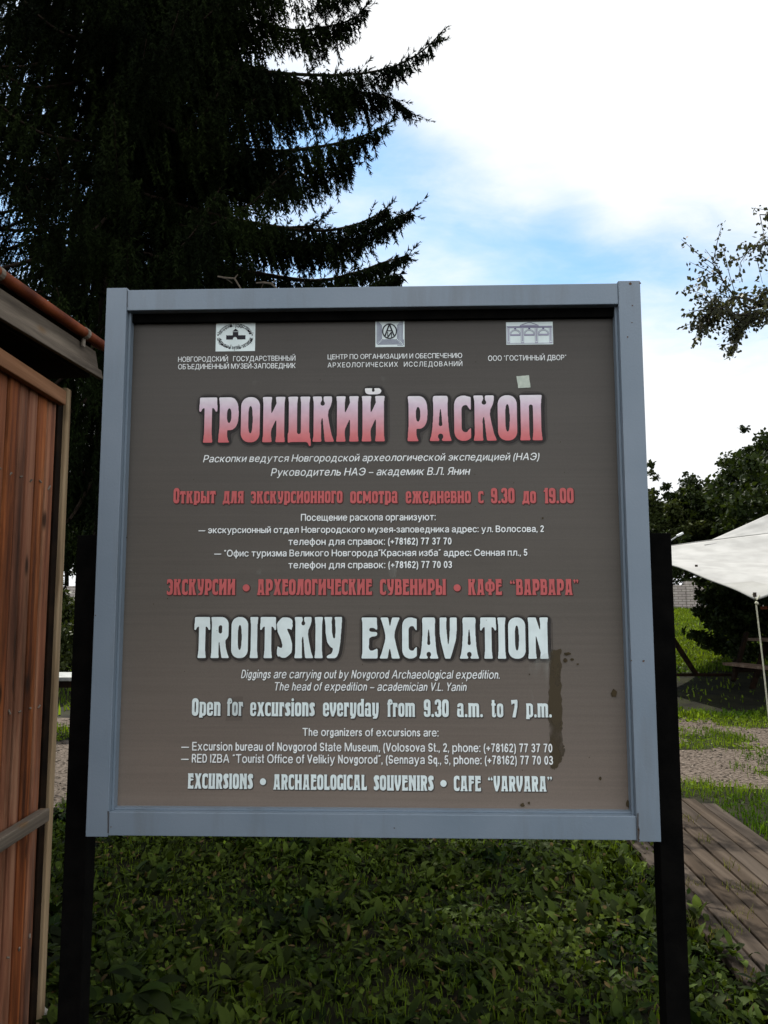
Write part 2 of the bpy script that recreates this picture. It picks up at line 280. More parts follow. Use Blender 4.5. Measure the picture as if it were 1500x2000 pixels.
    G['Ы'] = Glyph(0.62).stem(0.105).stem(0.53).rr(0.03, 0, 0.41, 0.6, 0.17).add((0, 0), (0.2, 0), (0.2, 0.3), (0.02, 0.3)).cut(0.19, 0.15, 0.265, 0.46, 0.05)
    G['Ф'] = Glyph(0.6).stem(0.3).rr(0, 0.2, 0.6, 0.85, 0.26).cut(0.15, 0.36, 0.22, 0.69, 0.04).cut(0.38, 0.36, 0.45, 0.69, 0.04)
    G['Я'] = G['R'].__class__(0.45); G['Я'].m = G['R'].m.copy(); G['Я'].flip()
    G['М'] = Glyph(0.62).stem(0.1, w=0.15).stem(0.52, w=0.15).add((0.02, 1), (0.18, 1), (0.31, 0.55), (0.44, 1), (0.6, 1), (0.46, 0.6), (0.37, 0.16), (0.25, 0.16), (0.15, 0.6))
    g = Glyph(0.72).stem(0.36, w=0.15); k = K(); off = int(0.26*RES)
    half = k.m.copy(); cutx = int((0.2+0.19)*RES); half[:, :cutx] = False
    sub = half[:, cutx:cutx+int(0.36*RES)]; x0 = int((0.2+0.40)*RES); n = min(sub.shape[1], g.px-x0); g.m[:, x0:x0+n] |= sub[:, :n]; mid = int((0.2+0.36)*RES)
    fl = g.m[:, mid:mid+int(0.5*RES)][:, ::-1]; g.m[:, max(0, mid-fl.shape[1]):mid] |= fl[:, -min(mid, fl.shape[1]):]
    g.add((0.3, 0.5), (0.42, 0.5), (0.5, 0.62), (0.42, 0.7), (0.3, 0.7), (0.22, 0.62)); G['Ж'] = g
    # figures
    G['0'] = Glyph(0.4).rr(0, 0, 0.4, 1, 0.21).cut(0.155, 0.18, 0.245, 0.82)
    G['1'] = Glyph(0.27).stem(0.165).add((0.09, 1), (0.2, 1), (0.2, 0.8), (0.1, 0.76), (0.0, 0.73), (0.0, 0.83), (0.06, 0.88))
    G['9'] = Glyph(0.4).rr(0, 0.38, 0.4, 1, 0.2).rr(0, 0, 0.4, 0.5, 0.19).add((0.23, 0.2), (0.4, 0.2), (0.4, 0.8), (0.23, 0.8)).cut(0.155, 0.55, 0.24, 0.83).cut(0.14, 0.15, 0.23, 0.39, 0.05).sub((-0.1, 0.3), (0.14, 0.3), (0.2, 0.36), (0.1, 0.40), (-0.1, 0.41))
    G['3'] = Glyph(0.39).rr(0, 0.44, 0.38, 1, 0.19).rr(0, 0, 0.39, 0.56, 0.19).cut(0.13, 0.60, 0.215, 0.84, 0.05).cut(0.13, 0.16, 0.22, 0.42, 0.05).sub((-0.1, 0.28), (0.15, 0.30), (0.15, 0.70), (-0.1, 0.72))
    G['7'] = Glyph(0.38).add((0, 0.98), (0.36, 1), (0.38, 0.9), (0.37, 0.6), (0.29, 0.2), (0.25, 0), (0.06, 0), (0.1, 0.2), (0.19, 0.55), (0.21, 0.78), (0.1, 0.78), (0.05, 0.72), (0.02, 0.72))
    G['.'] = Glyph(0.17).rr(0.01, 0.0, 0.16, 0.17, 0.05)
    G['•'] = Glyph(0.44).dot(0.22, 0.45, 0.22)
    def quo(flip):
        g = Glyph(0.34)
        for x in (0.08, 0.25): g.dot(x, 0.9, 0.07).line([(x+0.03, 0.88), (x-0.01, 0.74)], [0.04, 0.015])
        if flip: g.m = g.m[::-1, ::-1]; sh = int(round((0.4*2+0.84*2-1.75)*RES)); g.m = np.roll(g.m, sh, axis=0)
        return g
    G['”'] = quo(False); G['“'] = quo(True)
    for a, b in zip('ABCEHKMOPTXY', 'АВСЕНКМОРТХУ'): G[a] = G[b]
    # small letters, x height 0.79
    X = 0.79
    def small(ch, k=X):                       # a capital drawn at x height
        src = G[ch]; g = Glyph(src.w); yi = np.clip(((g.Y[:, 0]/k+0.4)*RES).astype(int), 0, src.py-1); g.m = src.m[yi, :].copy(); return g
    for lo, up in zip('ткрыдляэсуионгмжв', 'ТКРЫДЛЯЭСУИОНГМЖВ'): G[lo] = small(up)
    g = Glyph(0.45).stem(0.11, -0.1, X).rr(0.03, 0.0, 0.44, X, 0.2).cut(0.19, 0.14, 0.28, 0.66, 0.05).add((0.0, -0.1), (0.24, -0.1), (0.2, 0), (0.2, 0.2), (0.02, 0.2)); G['р'] = G['p'] = g
    def ee(): return Glyph(0.39).rr(0, 0, 0.39, X, 0.19).cut(0.155, 0.44, 0.235, 0.66, 0.05).sub((0.155, 0.2), (0.2, 0.14), (0.25, 0.17), (0.26, 0.26), (0.5, 0.26), (0.5, 0.33), (0.2, 0.36), (0.155, 0.34))
    G['е'] = G['e'] = ee()
    def aa(): return Glyph(0.42).stem(0.31, 0, 0.7, ft=0).rr(0.02, 0.3, 0.395, X, 0.17).rr(0, 0, 0.33, 0.47, 0.16).cut(0.15, 0.13, 0.23, 0.37, 0.05).sub((-0.1, 0.50), (0.12, 0.48), (0.225, 0.44), (0.225, 0.62), (0.18, 0.66), (0.14, 0.56), (-0.1, 0.56))
    G['а'] = G['a'] = aa()
    G['o'] = small('О'); G['c'] = small('С'); G['x'] = small('Х'); G['s'] = small('S'); G['v'] = small('V')
    G['u'] = small('U'); G['y'] = Glyph(0.44).stem(0.105, 0.2, X, fb=0).rr(0.02, 0.02, 0.3, 0.5, 0.15).add((0.25, X), (0.43, X), (0.42, 0.3), (0.37, 0.02), (0.3, -0.1), (0.06, -0.12), (0.06, -0.03), (0.18, 0.02), (0.24, 0.12)).cut(0.19, 0.16, 0.265, 0.9, 0.05)
    G['i'] = Glyph(0.2).stem(0.1, 0, X).dot(0.1, 0.93, 0.085)
    G['n'] = Glyph(0.44).stem(0.105, 0, X).stem(0.34, 0, 0.6, ft=0).rr(0.03, 0.35, 0.425, X, 0.16).cut(0.19, 0.02, 0.258, 0.63, 0.04).sub((0.19, -0.02), (0.258, -0.02), (0.258, 0.3), (0.19, 0.3))
    G['m'] = Glyph(0.68).stem(0.105, 0, X).stem(0.34, 0, 0.6, ft=0).stem(0.58, 0, 0.6, ft=0).rr(0.03, 0.35, 0.425, X, 0.16).rr(0.28, 0.35, 0.665, X, 0.16).cut(0.19, 0.02, 0.258, 0.63, 0.04).cut(0.427, 0.02, 0.497, 0.63, 0.04).sub((0.19, -0.02), (0.258, -0.02), (0.258, 0.3), (0.19, 0.3)).sub((0.427, -0.02), (0.497, -0.02), (0.497, 0.3), (0.427, 0.3))
    G['r'] = Glyph(0.34).stem(0.105, 0, X).add((0.15, 0.6), (0.2, X), (0.32, X), (0.335, 0.5), (0.31, 0.47), (0.28, 0.57), (0.2, 0.56))
    G['f'] = Glyph(0.33).stem(0.125, 0, 0.85, ft=0).rr(0.04, 0.6, 0.36, 1.0, 0.16).cut(0.21, 0.5, 0.27, 0.86, 0.03).sub((0.21, 0.45), (0.5, 0.45), (0.5, 0.72), (0.21, 0.72)).add((0, 0.68), (0.3, 0.68), (0.3, X), (0, X))
    G['t'] = Glyph(0.33).stem(0.12, 0.1, 0.98, fb=0, ft=0.01).rr(0.035, 0, 0.31, 0.4, 0.14).cut(0.205, 0.13, 0.26, 0.6, 0.03).sub((0.21, 0.24), (0.5, 0.24), (0.5, 0.6), (0.21, 0.6)).add((0, 0.66), (0.29, 0.66), (0.29, X), (0, X))
    G['d'] = Glyph(0.44).stem(0.335, 0, 1.0).rr(0, 0, 0.41, X, 0.2).cut(0.165, 0.15, 0.25, 0.64, 0.05)
    return G
def blur(a, s):
    r = int(3*s)+1; k = np.exp(-0.5*(np.arange(-r, r+1)/s)**2); k /= k.sum()
    a = np.apply_along_axis(lambda v: np.convolve(v, k, 'same'), 0, a); return np.apply_along_axis(lambda v: np.convolve(v, k, 'same'), 1, a)
def contour(f, lev):
    ny, nx = f.shape; ins = f > lev; seg = {}
    code = ins[:-1, :-1]*1+ins[:-1, 1:]*2+ins[1:, 1:]*4+ins[1:, :-1]*8
    T = {1: [(3, 0)], 2: [(0, 1)], 3: [(3, 1)], 4: [(1, 2)], 5: [(3, 0), (1, 2)], 6: [(0, 2)], 7: [(3, 2)], 8: [(2, 3)], 9: [(2, 0)], 10: [(0, 1), (2, 3)], 11: [(2, 1)], 12: [(1, 3)], 13: [(1, 0)], 14: [(0, 3)]}
    def ek(j, i, e): return (j, i, 0) if e == 0 else (j, i+1, 1) if e == 1 else (j+1, i, 0) if e == 2 else (j, i, 1)
    for j, i in zip(*np.nonzero((code > 0) & (code < 15))):
        for a, b in T[int(code[j, i])]: seg[ek(j, i, a)] = ek(j, i, b)
    def pos(k):
        j, i, d = k
        if d == 0: a, b = f[j, i], f[j, i+1]; return (i+(lev-a)/(b-a), j)
        a, b = f[j, i], f[j+1, i]; return (i, j+(lev-a)/(b-a))
    loops = []
    while seg:
        s = next(iter(seg)); k = s; lp = []
        while k in seg: n = seg.pop(k); lp.append(pos(k)); k = n
        if len(lp) > 6: loops.append(np.array(lp))
    return loops
def simplify(lp, tol=0.12):
    keep = []; n = len(lp); i = 0
    while i < n:
        keep.append(i); j = i+1
        while j+1 <= n and j-i < 14:
            a, b = lp[i], lp[(j+1) % n]; d = b-a; L = np.hypot(*d)+1e-9; mid = lp[i+1:j+1]
            if np.abs((mid[:, 0]-a[0])*d[1]-(mid[:, 1]-a[1])*d[0]).max()/L > tol: break
            j += 1
        i = j
    return lp[keep] if len(keep) >= 3 else lp
def area(lp): x, y = lp[:, 0], lp[:, 1]; return 0.5*np.sum(x*np.roll(y, -1)-y*np.roll(x, -1))
def inside(p, lp):
    x0, y0 = lp[-1]; r = False
    for x1, y1 in lp:
        if (y0 > p[1]) != (y1 > p[1]) and p[0] < (x1-x0)*(p[1]-y0)/(y1-y0)+x0: r = not r
        x0, y0 = x1, y1
    return r
def fill(loops):                               # loops in 2D, outers and holes -> verts, tris
    loops = [l for l in loops if abs(area(l)) > 1e-9]
    par = [sum(inside(l[0], o) for o in loops if o is not l) for l in loops]; V, T = [], []
    for l, d in zip(loops, par):
        if d % 2: continue
        hs = [h for h, e in zip(loops, par) if e == d+1 and inside(h[0], l)]
        pl = [[Vector((p[0], p[1], 0)) for p in q] for q in [l]+hs]; n0 = len(V)
        for q in pl: V += [(v.x, v.y) for v in q]
        T += [tuple(n0+i for i in t) for t in geometry.tessellate_polygon(pl)]
    return np.array(V), np.array(T, int)
_cache = {}
def glyph_mesh(ch, spread=0.0):
    key = (ch, spread)
    if key not in _cache:
        g = GLY[ch]
        f = blur(np.pad(g.m, 14).astype(float), 1.5 if spread == 0 else spread)
        lp = [simplify(l) for l in contour(f, 0.5 if spread == 0 else 0.10)]
        lp = [(l-14+0.5)/RES-np.array([0.2, 0.4]) for l in lp]
        _cache[key] = fill(lp)
    return _cache[key]
GLY = cap_glyphs()

# ---------------------------------------------------------------- plain narrow sans for the small print
SANS = {}
def arc(cx, cy, rx, ry, a0, a1, n=18): return [(cx+rx*math.cos(R(a0+(a1-a0)*i/n)), cy+ry*math.sin(R(a0+(a1-a0)*i/n))) for i in range(n+1)]
def build_sans():
    r, XH = 0.064, 0.735
    def g(w): return Glyph(w)
    def bowl(G, cx, rx, y0=0.0, y1=XH): return G.line(arc(cx, (y0+y1)/2, rx-r, (y1-y0)/2-r, 0, 360, 28), r)
    S = SANS
    def st(G, x, y0=r, y1=1-r): return G.line([(x, y0), (x, y1)], r)
    S['D'] = st(g(.62), .065).line([(.065, r), (.28, r)]+arc(.28, .5, .275, .5-r, -90, 90)+[(.065, 1-r)], r)
    S['I'] = st(g(.13), .065); S['l'] = S['I']
    S['N'] = st(st(g(.62), .065), .555).line([(.065, .93), (.555, .07)], r)
    S['V'] = g(.64).line([(.05, .95), (.32, .06), (.59, .95)], r); S['v'] = g(.5).line([(.05, XH-.05), (.25, .06), (.45, XH-.05)], r)
    S['L'] = st(g(.5), .065).line([(.065, r), (.46, r)], r)
    S['S'] = g(.6).line(arc(.3, .735, .225, .2, 20, 200)+arc(.3, .5, .2, .06, 200, 270, 3)[1:]+arc(.3, .275, .235, .21, 80, -160), r)
    S['s'] = g(.46).line(arc(.23, .54, .155, .13, 20, 210)+arc(.23, .2, .17, .14, 80, -160), r*.95)
    S['Y'] = g(.6).line([(.05, .95), (.3, .47), (.55, .95)], r).line([(.3, .47), (.3, r)], r)
    S['U'] = g(.6).line([(.065, 1-r), (.065, .3)]+arc(.3, .3, .235, .3-r, 180, 360)+[(.535, 1-r)], r)
    S['Z'] = g(.56).line([(.07, 1-r), (.49, 1-r), (.06, r), (.5, r)], r)
    S['z'] = g(.44).line([(.06, XH-r), (.37, XH-r), (.05, r), (.39, r)], r)
    S['R'] = st(g(.6), .065).line([(.065, 1-r), (.32, 1-r)]+arc(.32, .72, .2, .28-r, 90, -90)+[(.065, .5)], r).line([(.33, .5), (.54, r)], r)
    S['G'] = g(.66).line(arc(.33, .5, .265, .5-r, 45, 335)+[(.595, .42), (.38, .42)], r)
    S['n'] = g(.5).line([(.065, r), (.065, XH-r)], r).line([(.065, .5)]+arc(.25, .46, .185, XH-.46-r, 160, 0)+[(.435, r)], r)
    S['h'] = st(g(.5), .065).line([(.065, .5)]+arc(.25, .46, .185, XH-.46-r, 160, 0)+[(.435, r)], r)
    S['u'] = g(.5).line([(.435, r), (.435, XH-r)], r).line([(.065, XH-r), (.065, .27)]+arc(.25, .27, .185, .27-r, 180, 340), r)
    S['r'] = g(.3).line([(.065, r), (.065, XH-r)], r).line([(.065, .48)]+arc(.22, .46, .155, XH-.46-r, 160, 70), r)
    S['m'] = g(.78).line([(.065, r), (.065, XH-r)], r).line([(.065, .5)]+arc(.23, .48, .16, XH-.48-r, 160, 0)+[(.39, r)], r).line([(.39, .5)]+arc(.555, .48, .16, XH-.48-r, 160, 0)+[(.715, r)], r)
    S['t'] = g(.28).line([(.13, .93), (.13, .18)]+arc(.21, .16, .08, .09, 180, 280), r).line([(.04, XH-r), (.24, XH-r)], r*.9)
    S['f'] = g(.28).line([(.12, r), (.12, .82)]+arc(.21, .82, .09, .12, 180, 80), r).line([(.03, XH-r), (.24, XH-r)], r*.9)
    S['i'] = g(.13).line([(.065, r), (.065, XH-r)], r).line([(.065, .92), (.065, .95)], r)
    S['b'] = bowl(st(g(.51), .065), .255, .25); S['d'] = bowl(st(g(.51), .445), .255, .25)
    S['g'] = bowl(g(.51), .255, .25).line([(.445, XH-r), (.445, -.02)]+arc(.25, -.02, .195, .17, 0, -150), r)
    S['q'] = bowl(g(.51), .255, .25).line([(.445, XH-r), (.445, -.24)], r)
    S['0'] = g(.52).line(arc(.26, .5, .195, .5-r, 0, 360, 32), r)
    S['1'] = st(g(.36), .25).line([(.25, .94), (.16, .82), (.05, .75)], r)
    S['2'] = g(.52).line(arc(.26, .73, .195, .205, 165, -30)+[(.07, r), (.46, r)], r)
    S['3'] = g(.52).line(arc(.25, .73, .18, .205, 150, -90), r).line(arc(.25, .28, .2, .22, 90, -155), r)
    S['5'] = g(.52).line([(.44, 1-r), (.14, 1-r), (.1, .56)], r).line(arc(.255, .32, .2, .26, 135, -155), r)
    S['6'] = g(.52).line(arc(.26, .31, .195, .31-r, 0, 360, 28), r).line(arc(.27, .6, .205, .34, 35, 115)+[(.075, .5), (.068, .33)], r)
    S['7'] = g(.52).line([(.06, 1-r), (.46, 1-r), (.3, .6), (.2, r)], r)
    S['8'] = g(.52).line(arc(.26, .73, .17, .205, 0, 360, 28), r).line(arc(.26, .28, .195, .22, 0, 360, 28), r)
    S['('] = g(.24).line(arc(.3, .38, .235, .64, 120, 240), r*.9); S[')'] = g(.24).line(arc(-.06, .38, .235, .64, 60, -60), r*.9)
    S['+'] = g(.5).line([(.05, .42), (.45, .42)], r).line([(.25, .22), (.25, .62)], r)
    S['.'] = g(.13).dot(.065, .07, .075); S[','] = g(.14).dot(.07, .07, .075).line([(.09, .05), (.05, -.13)], [.05, .03]); S[':'] = g(.13).dot(.065, .07, .075).dot(.065, XH-.07, .075)
    S['—'] = g(1.05).line([(.03, .37), (1.02, .37)], r*.8); S['–'] = g(.6).line([(.03, .37), (.57, .37)], r*.8); S['-'] = g(.3).line([(.04, .34), (.26, .34)], r)
    for c, f in (('”', 1), ('“', -1)):
        q = g(.3)
        for x in (.07, .22): q.line([(x+.02*f, .89+.05*f), (x-.02*f, .89-.07*f)], [.06, .03] if f > 0 else [.06, .03])
        S[c] = q
def outline_glyph(ch):                         # outlines that may overlap, filled by winding number
    _fc.body = ch; _fc.offset = 0; bpy.context.view_layer.update(); dg = bpy.context.evaluated_depsgraph_get()
    ev = _fo.evaluated_get(dg); cu = ev.to_curve(dg); loops = []
    for sp in cu.splines:
        bp = sp.bezier_points; L = []
        for i in range(len(bp)):
            a, b = bp[i], bp[(i+1) % len(bp)]; P0, P1, P2, P3 = (np.array(v[:2]) for v in (a.co, a.handle_right, b.handle_left, b.co))
            for t in np.linspace(0, 1, 7)[:-1]: L.append((1-t)**3*P0+3*t*(1-t)**2*P1+3*t*t*(1-t)*P2+t**3*P3)
        loops.append(np.array(L)/0.728)
    ev.to_curve_clear(); A = np.concatenate(loops); x0, x1 = A[:, 0].min(), A[:, 0].max(); G = Glyph(x1-x0); wind = np.zeros(G.m.shape, int)
    for L in loops:
        P = L-np.array([x0, 0]); px, py = P[-1]
        for qx, qy in P:
            if py != qy:
                up = (py <= G.Y) & (qy > G.Y); dn = (qy <= G.Y) & (py > G.Y); xi = (qx-px)*(G.Y-py)/(qy-py)+px
                wind += (up & (xi > G.X)).astype(int)-(dn & (xi > G.X)).astype(int)
            px, py = qx, qy
    G.m = wind != 0; return G
LOOK = dict(zip('ABCEHKMOPTXaceopxy', 'АВСЕНКМОРТХасеорху'))
_scache = {}
def sans_mesh(ch, weight):
    key = (ch, weight)
    if key not in _scache:
        if ch not in SANS: SANS[ch] = outline_glyph(LOOK.get(ch, ch))
        G = SANS[ch]; f = blur(np.pad(G.m, 10).astype(float), 3.0); f = np.pad(f, 1)
        lp = [(simplify(l, 0.35)-11+0.5)/RES-np.array([0.2, 0.4]) for l in contour(f, weight)]; _scache[key] = fill(lp)
    return _scache[key]
build_sans()
_fc = bpy.data.curves.new('lettering', 'FONT'); _fo = bpy.data.objects.new('lettering', _fc); C.objects.link(_fo)
def sans(s, weight=0.5, gap=0.14):
    V, T, n, x = [], [], 0, 0.0
    for c in s:
        if c == ' ': x += 0.34; continue
        v, t = sans_mesh(c, weight); V.append(v+np.array([x, 0])); T.append(t+n); n += len(v); x += SANS[c].w+gap
    return np.concatenate(V), np.concatenate(T)

# ---------------------------------------------------------------- the notice board
YP = 0.046                                     # face of the printed panel, recessed behind the frame
m_frame = mat_noise('board_paint', (0.138, 0.182, 0.228), (0.162, 0.206, 0.254), 3.5, 0.42, det=4, spec=0.4, bump=0.05, bscale=160)
def grime(m, col, scale, stretch, lo, hi, amt):  # weather streaks and blotches over a paint
    nt = m.node_tree; L = nt.links; b = nt.nodes['Principled BSDF']; src = b.inputs['Base Color'].links[0].from_socket
    t = nt.nodes.new('ShaderNodeTexCoord'); mp = nt.nodes.new('ShaderNodeMapping'); mp.inputs['Scale'].default_value = stretch; L.new(t.outputs['Object'], mp.inputs[0])
    n = nt.nodes.new('ShaderNodeTexNoise'); n.inputs['Scale'].default_value = scale; n.inputs['Detail'].default_value = 9; n.inputs['Roughness'].default_value = 0.65; L.new(mp.outputs[0], n.inputs['Vector'])
    r = nt.nodes.new('ShaderNodeMapRange'); r.inputs['From Min'].default_value = lo; r.inputs['From Max'].default_value = hi; r.inputs['To Max'].default_value = amt; L.new(n.outputs['Fac'], r.inputs['Value'])
    x = nt.nodes.new('ShaderNodeMix'); x.data_type = 'RGBA'; L.new(r.outputs[0], x.inputs[0]); L.new(src, x.inputs[6]); x.inputs[7].default_value = (*col, 1); L.new(x.outputs[2], b.inputs['Base Color'])
grime(m_frame, (0.085, 0.085, 0.075), 9, (1, 1, 0.12), 0.52, 0.78, 0.45)
grime(m_frame, (0.26, 0.27, 0.27), 60, (1, 1, 1), 0.64, 0.74, 0.35)
m_post = mat_noise('black_paint', (0.002, 0.002, 0.002), (0.004, 0.0038, 0.0035), 14, 0.9, spec=0.02, bump=0.2, bscale=60)
def panel_mat():                               # printed brown sheet: darker at the head, paler at the foot, faint scan lines and grime
    m, nt, b = new_mat('printed_panel'); L = nt.links
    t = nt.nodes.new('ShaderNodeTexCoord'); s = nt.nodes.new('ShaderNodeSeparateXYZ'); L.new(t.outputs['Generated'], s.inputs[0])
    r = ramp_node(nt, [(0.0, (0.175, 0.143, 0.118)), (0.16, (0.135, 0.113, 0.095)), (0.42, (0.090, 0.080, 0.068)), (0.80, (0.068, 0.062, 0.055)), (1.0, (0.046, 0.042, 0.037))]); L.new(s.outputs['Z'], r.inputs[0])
    mp = nt.nodes.new('ShaderNodeMapping'); mp.inputs['Scale'].default_value = (0.15, 1, 9); L.new(t.outputs['Object'], mp.inputs[0])
    n = nt.nodes.new('ShaderNodeTexNoise'); n.inputs['Scale'].default_value = 16; n.inputs['Detail'].default_value = 3; L.new(mp.outputs[0], n.inputs['Vector'])
    n2 = nt.nodes.new('ShaderNodeTexNoise'); n2.inputs['Scale'].default_value = 3; n2.inputs['Detail'].default_value = 8; L.new(t.outputs['Object'], n2.inputs['Vector'])
    n3 = nt.nodes.new('ShaderNodeTexNoise'); n3.inputs['Scale'].default_value = 320; n3.inputs['Detail'].default_value = 2; L.new(t.outputs['Object'], n3.inputs['Vector'])
    ad = nt.nodes.new('ShaderNodeMath'); ad.operation = 'ADD'; L.new(n.outputs['Fac'], ad.inputs[0]); L.new(n2.outputs['Fac'], ad.inputs[1])
    ad2 = nt.nodes.new('ShaderNodeMath'); ad2.operation = 'ADD'; L.new(ad.outputs[0], ad2.inputs[0]); L.new(n3.outputs['Fac'], ad2.inputs[1])
    mr = nt.nodes.new('ShaderNodeMapRange'); mr.inputs['From Min'].default_value = 0.9; mr.inputs['From Max'].default_value = 2.1; mr.inputs['To Min'].default_value = 0.84; mr.inputs['To Max'].default_value = 1.16; L.new(ad2.outputs[0], mr.inputs['Value'])
    h = nt.nodes.new('ShaderNodeHueSaturation'); L.new(mr.outputs[0], h.inputs['Value']); L.new(r.outputs[0], h.inputs['Color'])
    L.new(h.outputs[0], b.inputs['Base Color']); b.inputs['Roughness'].default_value = 0.5; b.inputs['Specular IOR Level'].default_value = 0.25; return m
def print_mat(name, stops):                    # printed colour running up each letter row
    m, nt, b = new_mat(name); L = nt.links
    t = nt.nodes.new('ShaderNodeTexCoord'); s = nt.nodes.new('ShaderNodeSeparateXYZ'); L.new(t.outputs['Generated'], s.inputs[0])
    r = ramp_node(nt, stops); L.new(s.outputs['Z'], r.inputs[0])
    n = nt.nodes.new('ShaderNodeTexNoise'); n.inputs['Scale'].default_value = 60; n.inputs['Detail'].default_value = 4; L.new(t.outputs['Object'], n.inputs['Vector'])
    mr = nt.nodes.new('ShaderNodeMapRange'); mr.inputs['From Min'].default_value = 0.3; mr.inputs['From Max'].default_value = 0.7; mr.inputs['To Min'].default_value = 0.93; mr.inputs['To Max'].default_value = 1.05; L.new(n.outputs['Fac'], mr.inputs['Value'])
    h = nt.nodes.new('ShaderNodeHueSaturation'); L.new(mr.outputs[0], h.inputs['Value']); L.new(r.outputs[0], h.inputs['Color'])
    L.new(h.outputs[0], b.inputs['Base Color']); b.inputs['Roughness'].default_value = 0.5; b.inputs['Specular IOR Level'].default_value = 0.25; return m
def film_mat(name, col, alpha, rough=0.5, noise=None):
    m, nt, b = new_mat(name); L = nt.links; b.inputs['Base Color'].default_value = (*col, 1); b.inputs['Roughness'].default_value = rough; b.inputs['Specular IOR Level'].default_value = 0.2
    if noise:
        t = nt.nodes.new('ShaderNodeTexCoord'); mp = nt.nodes.new('ShaderNodeMapping'); mp.inputs['Scale'].default_value = noise[1]; L.new(t.outputs['Object'], mp.inputs[0])
        n = nt.nodes.new('ShaderNodeTexNoise'); n.inputs['Scale'].default_value = noise[0]; n.inputs['Detail'].default_value = 8; L.new(mp.outputs[0], n.inputs['Vector'])
        mr = nt.nodes.new('ShaderNodeMapRange'); mr.inputs['From Min'].default_value = noise[2]; mr.inputs['From Max'].default_value = noise[3]; mr.inputs['To Max'].default_value = alpha; L.new(n.outputs['Fac'], mr.inputs['Value']); L.new(mr.outputs[0], b.inputs['Alpha'])
    else: b.inputs['Alpha'].default_value = alpha
    return m
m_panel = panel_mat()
m_white = mat_plain('white_print', (0.74, 0.78, 0.78), 0.5, 0.25)
m_bluewhite = mat_plain('pale_print', (0.66, 0.76, 0.76), 0.5, 0.25)
m_red = mat_plain('red_print', (0.46, 0.098, 0.098), 0.5, 0.25)
m_title = print_mat('title_print', [(0.0, (0.54, 0.10, 0.11)), (0.2, (0.56, 0.17, 0.18)), (0.45, (0.58, 0.32, 0.37)), (0.68, (0.60, 0.47, 0.56)), (0.86, (0.68, 0.66, 0.70)), (1.0, (0.75, 0.76, 0.75))])
m_halo = film_mat('shadow_print', (0.022, 0.020, 0.022), 0.42)
m_halored = film_mat('red_shadow_print', (0.10, 0.010, 0.012), 0.45)
m_ink = mat_plain('ink', (0.012, 0.012, 0.018), 0.5, 0.2)
m_violet = mat_plain('violet_ink', (0.13, 0.13, 0.22), 0.5, 0.2)
m_violet2 = mat_plain('pale_violet_ink', (0.34, 0.34, 0.44), 0.5, 0.2)

board = empty('notice_board', (0, 0.04, 0))
tag(board, 'large brown museum notice board in a blue grey metal frame on two black posts', 'notice board')
W2, H2 = 0.75, 0.7503
X0, X1, Z0, Z1 = -W2, W2, SIGN_Z-H2, SIGN_Z+H2
SW, RH = 0.059, 0.060                          # widths of the uprights and rails
def wobble_box(lo, hi, bevel): return MB().box(lo, hi, bevel)
for x0, x1 in ((X0, X0+SW), (X1-SW-0.002, X1)): wobble_box((x0, 0, Z0), (x1, 0.062, Z1), 0.0016).build('frame_upright', m_frame, board)
for z0, z1 in ((Z1-RH-0.006, Z1-0.006), (Z0+0.003, Z0+RH+0.003)): wobble_box((X0+SW+0.0006, 0.0022, z0), (X1-SW-0.0026, 0.060, z1), 0.0016).build('frame_rail', m_frame, board)
bd = MB()
zi0, zi1, xi0, xi1 = Z0+RH+0.0036, Z1-RH-0.0066, X0+SW+0.0006, X1-SW-0.0026
bd.box((xi0, 0.020, zi0), (xi0+0.006, YP+0.001, zi1)); bd.box((xi1-0.006, 0.020, zi0), (xi1, YP+0.001, zi1)); bd.box((xi0+0.0065, 0.026, zi0), (xi1-0.0065, YP+0.001, zi0+0.005))
MB().box((xi0+0.0065, 0.030, zi1-0.025), (xi1-0.0065, YP+0.001, zi1-0.0002)).build('top_shade_strip', m_post, board)  # black strip standing in for the shade under the top rail
bd.build('glazing_bead', m_frame, board)
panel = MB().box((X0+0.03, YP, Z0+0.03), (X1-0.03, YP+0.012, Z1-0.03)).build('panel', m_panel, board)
# posts
PW = 0.062
def post_x(px, py): return on_y(px, py, 0.064)[0]
xl = post_x(147, 1130); xr = post_x(1335, 1640)
ztop = on_y(1290, 1041, 0.064)[2]
for x0 in (xl, xr-PW):
    p = MB().box((x0, 0.064, -0.3), (x0+PW, 0.064+PW, ztop), 0.002); p.build('post', m_post, board)

# printed matter
def to2d(px, py):
    p = on_y(px, py, YP); return p[0], p[2]
def sheet(parts, name, mat, off, parent=panel, label=None):     # parts: list of (V2, T) already in board X,Z
    V, T, n = [], [], 0
    for v, t in parts:
        if len(v) == 0: continue
        V.append(np.column_stack([v[:, 0], np.full(len(v), YP-off), v[:, 1]])); T.append(np.asarray(t)+n); n += len(v)
    me = np_mesh(name, np.concatenate(V), np.concatenate(T)); o = link(name, me, mat, parent); 
    if label: o['label'] = label
    return o
def bfont(s, bold=0.0, spacing=1.0, resolution=4):
    _fc.body = s; _fc.offset = bold; _fc.space_character = spacing; _fc.resolution_u = resolution
    bpy.context.view_layer.update(); dg = bpy.context.evaluated_depsgraph_get()
    me = bpy.data.meshes.new_from_object(_fo.evaluated_get(dg)); me.calc_loop_triangles()
    V = np.array([v.co[:2] for v in me.vertices]).reshape(-1, 2); T = np.array([t.vertices[:] for t in me.loop_triangles], int).reshape(-1, 3)
    bpy.data.meshes.remove(me); return V, T
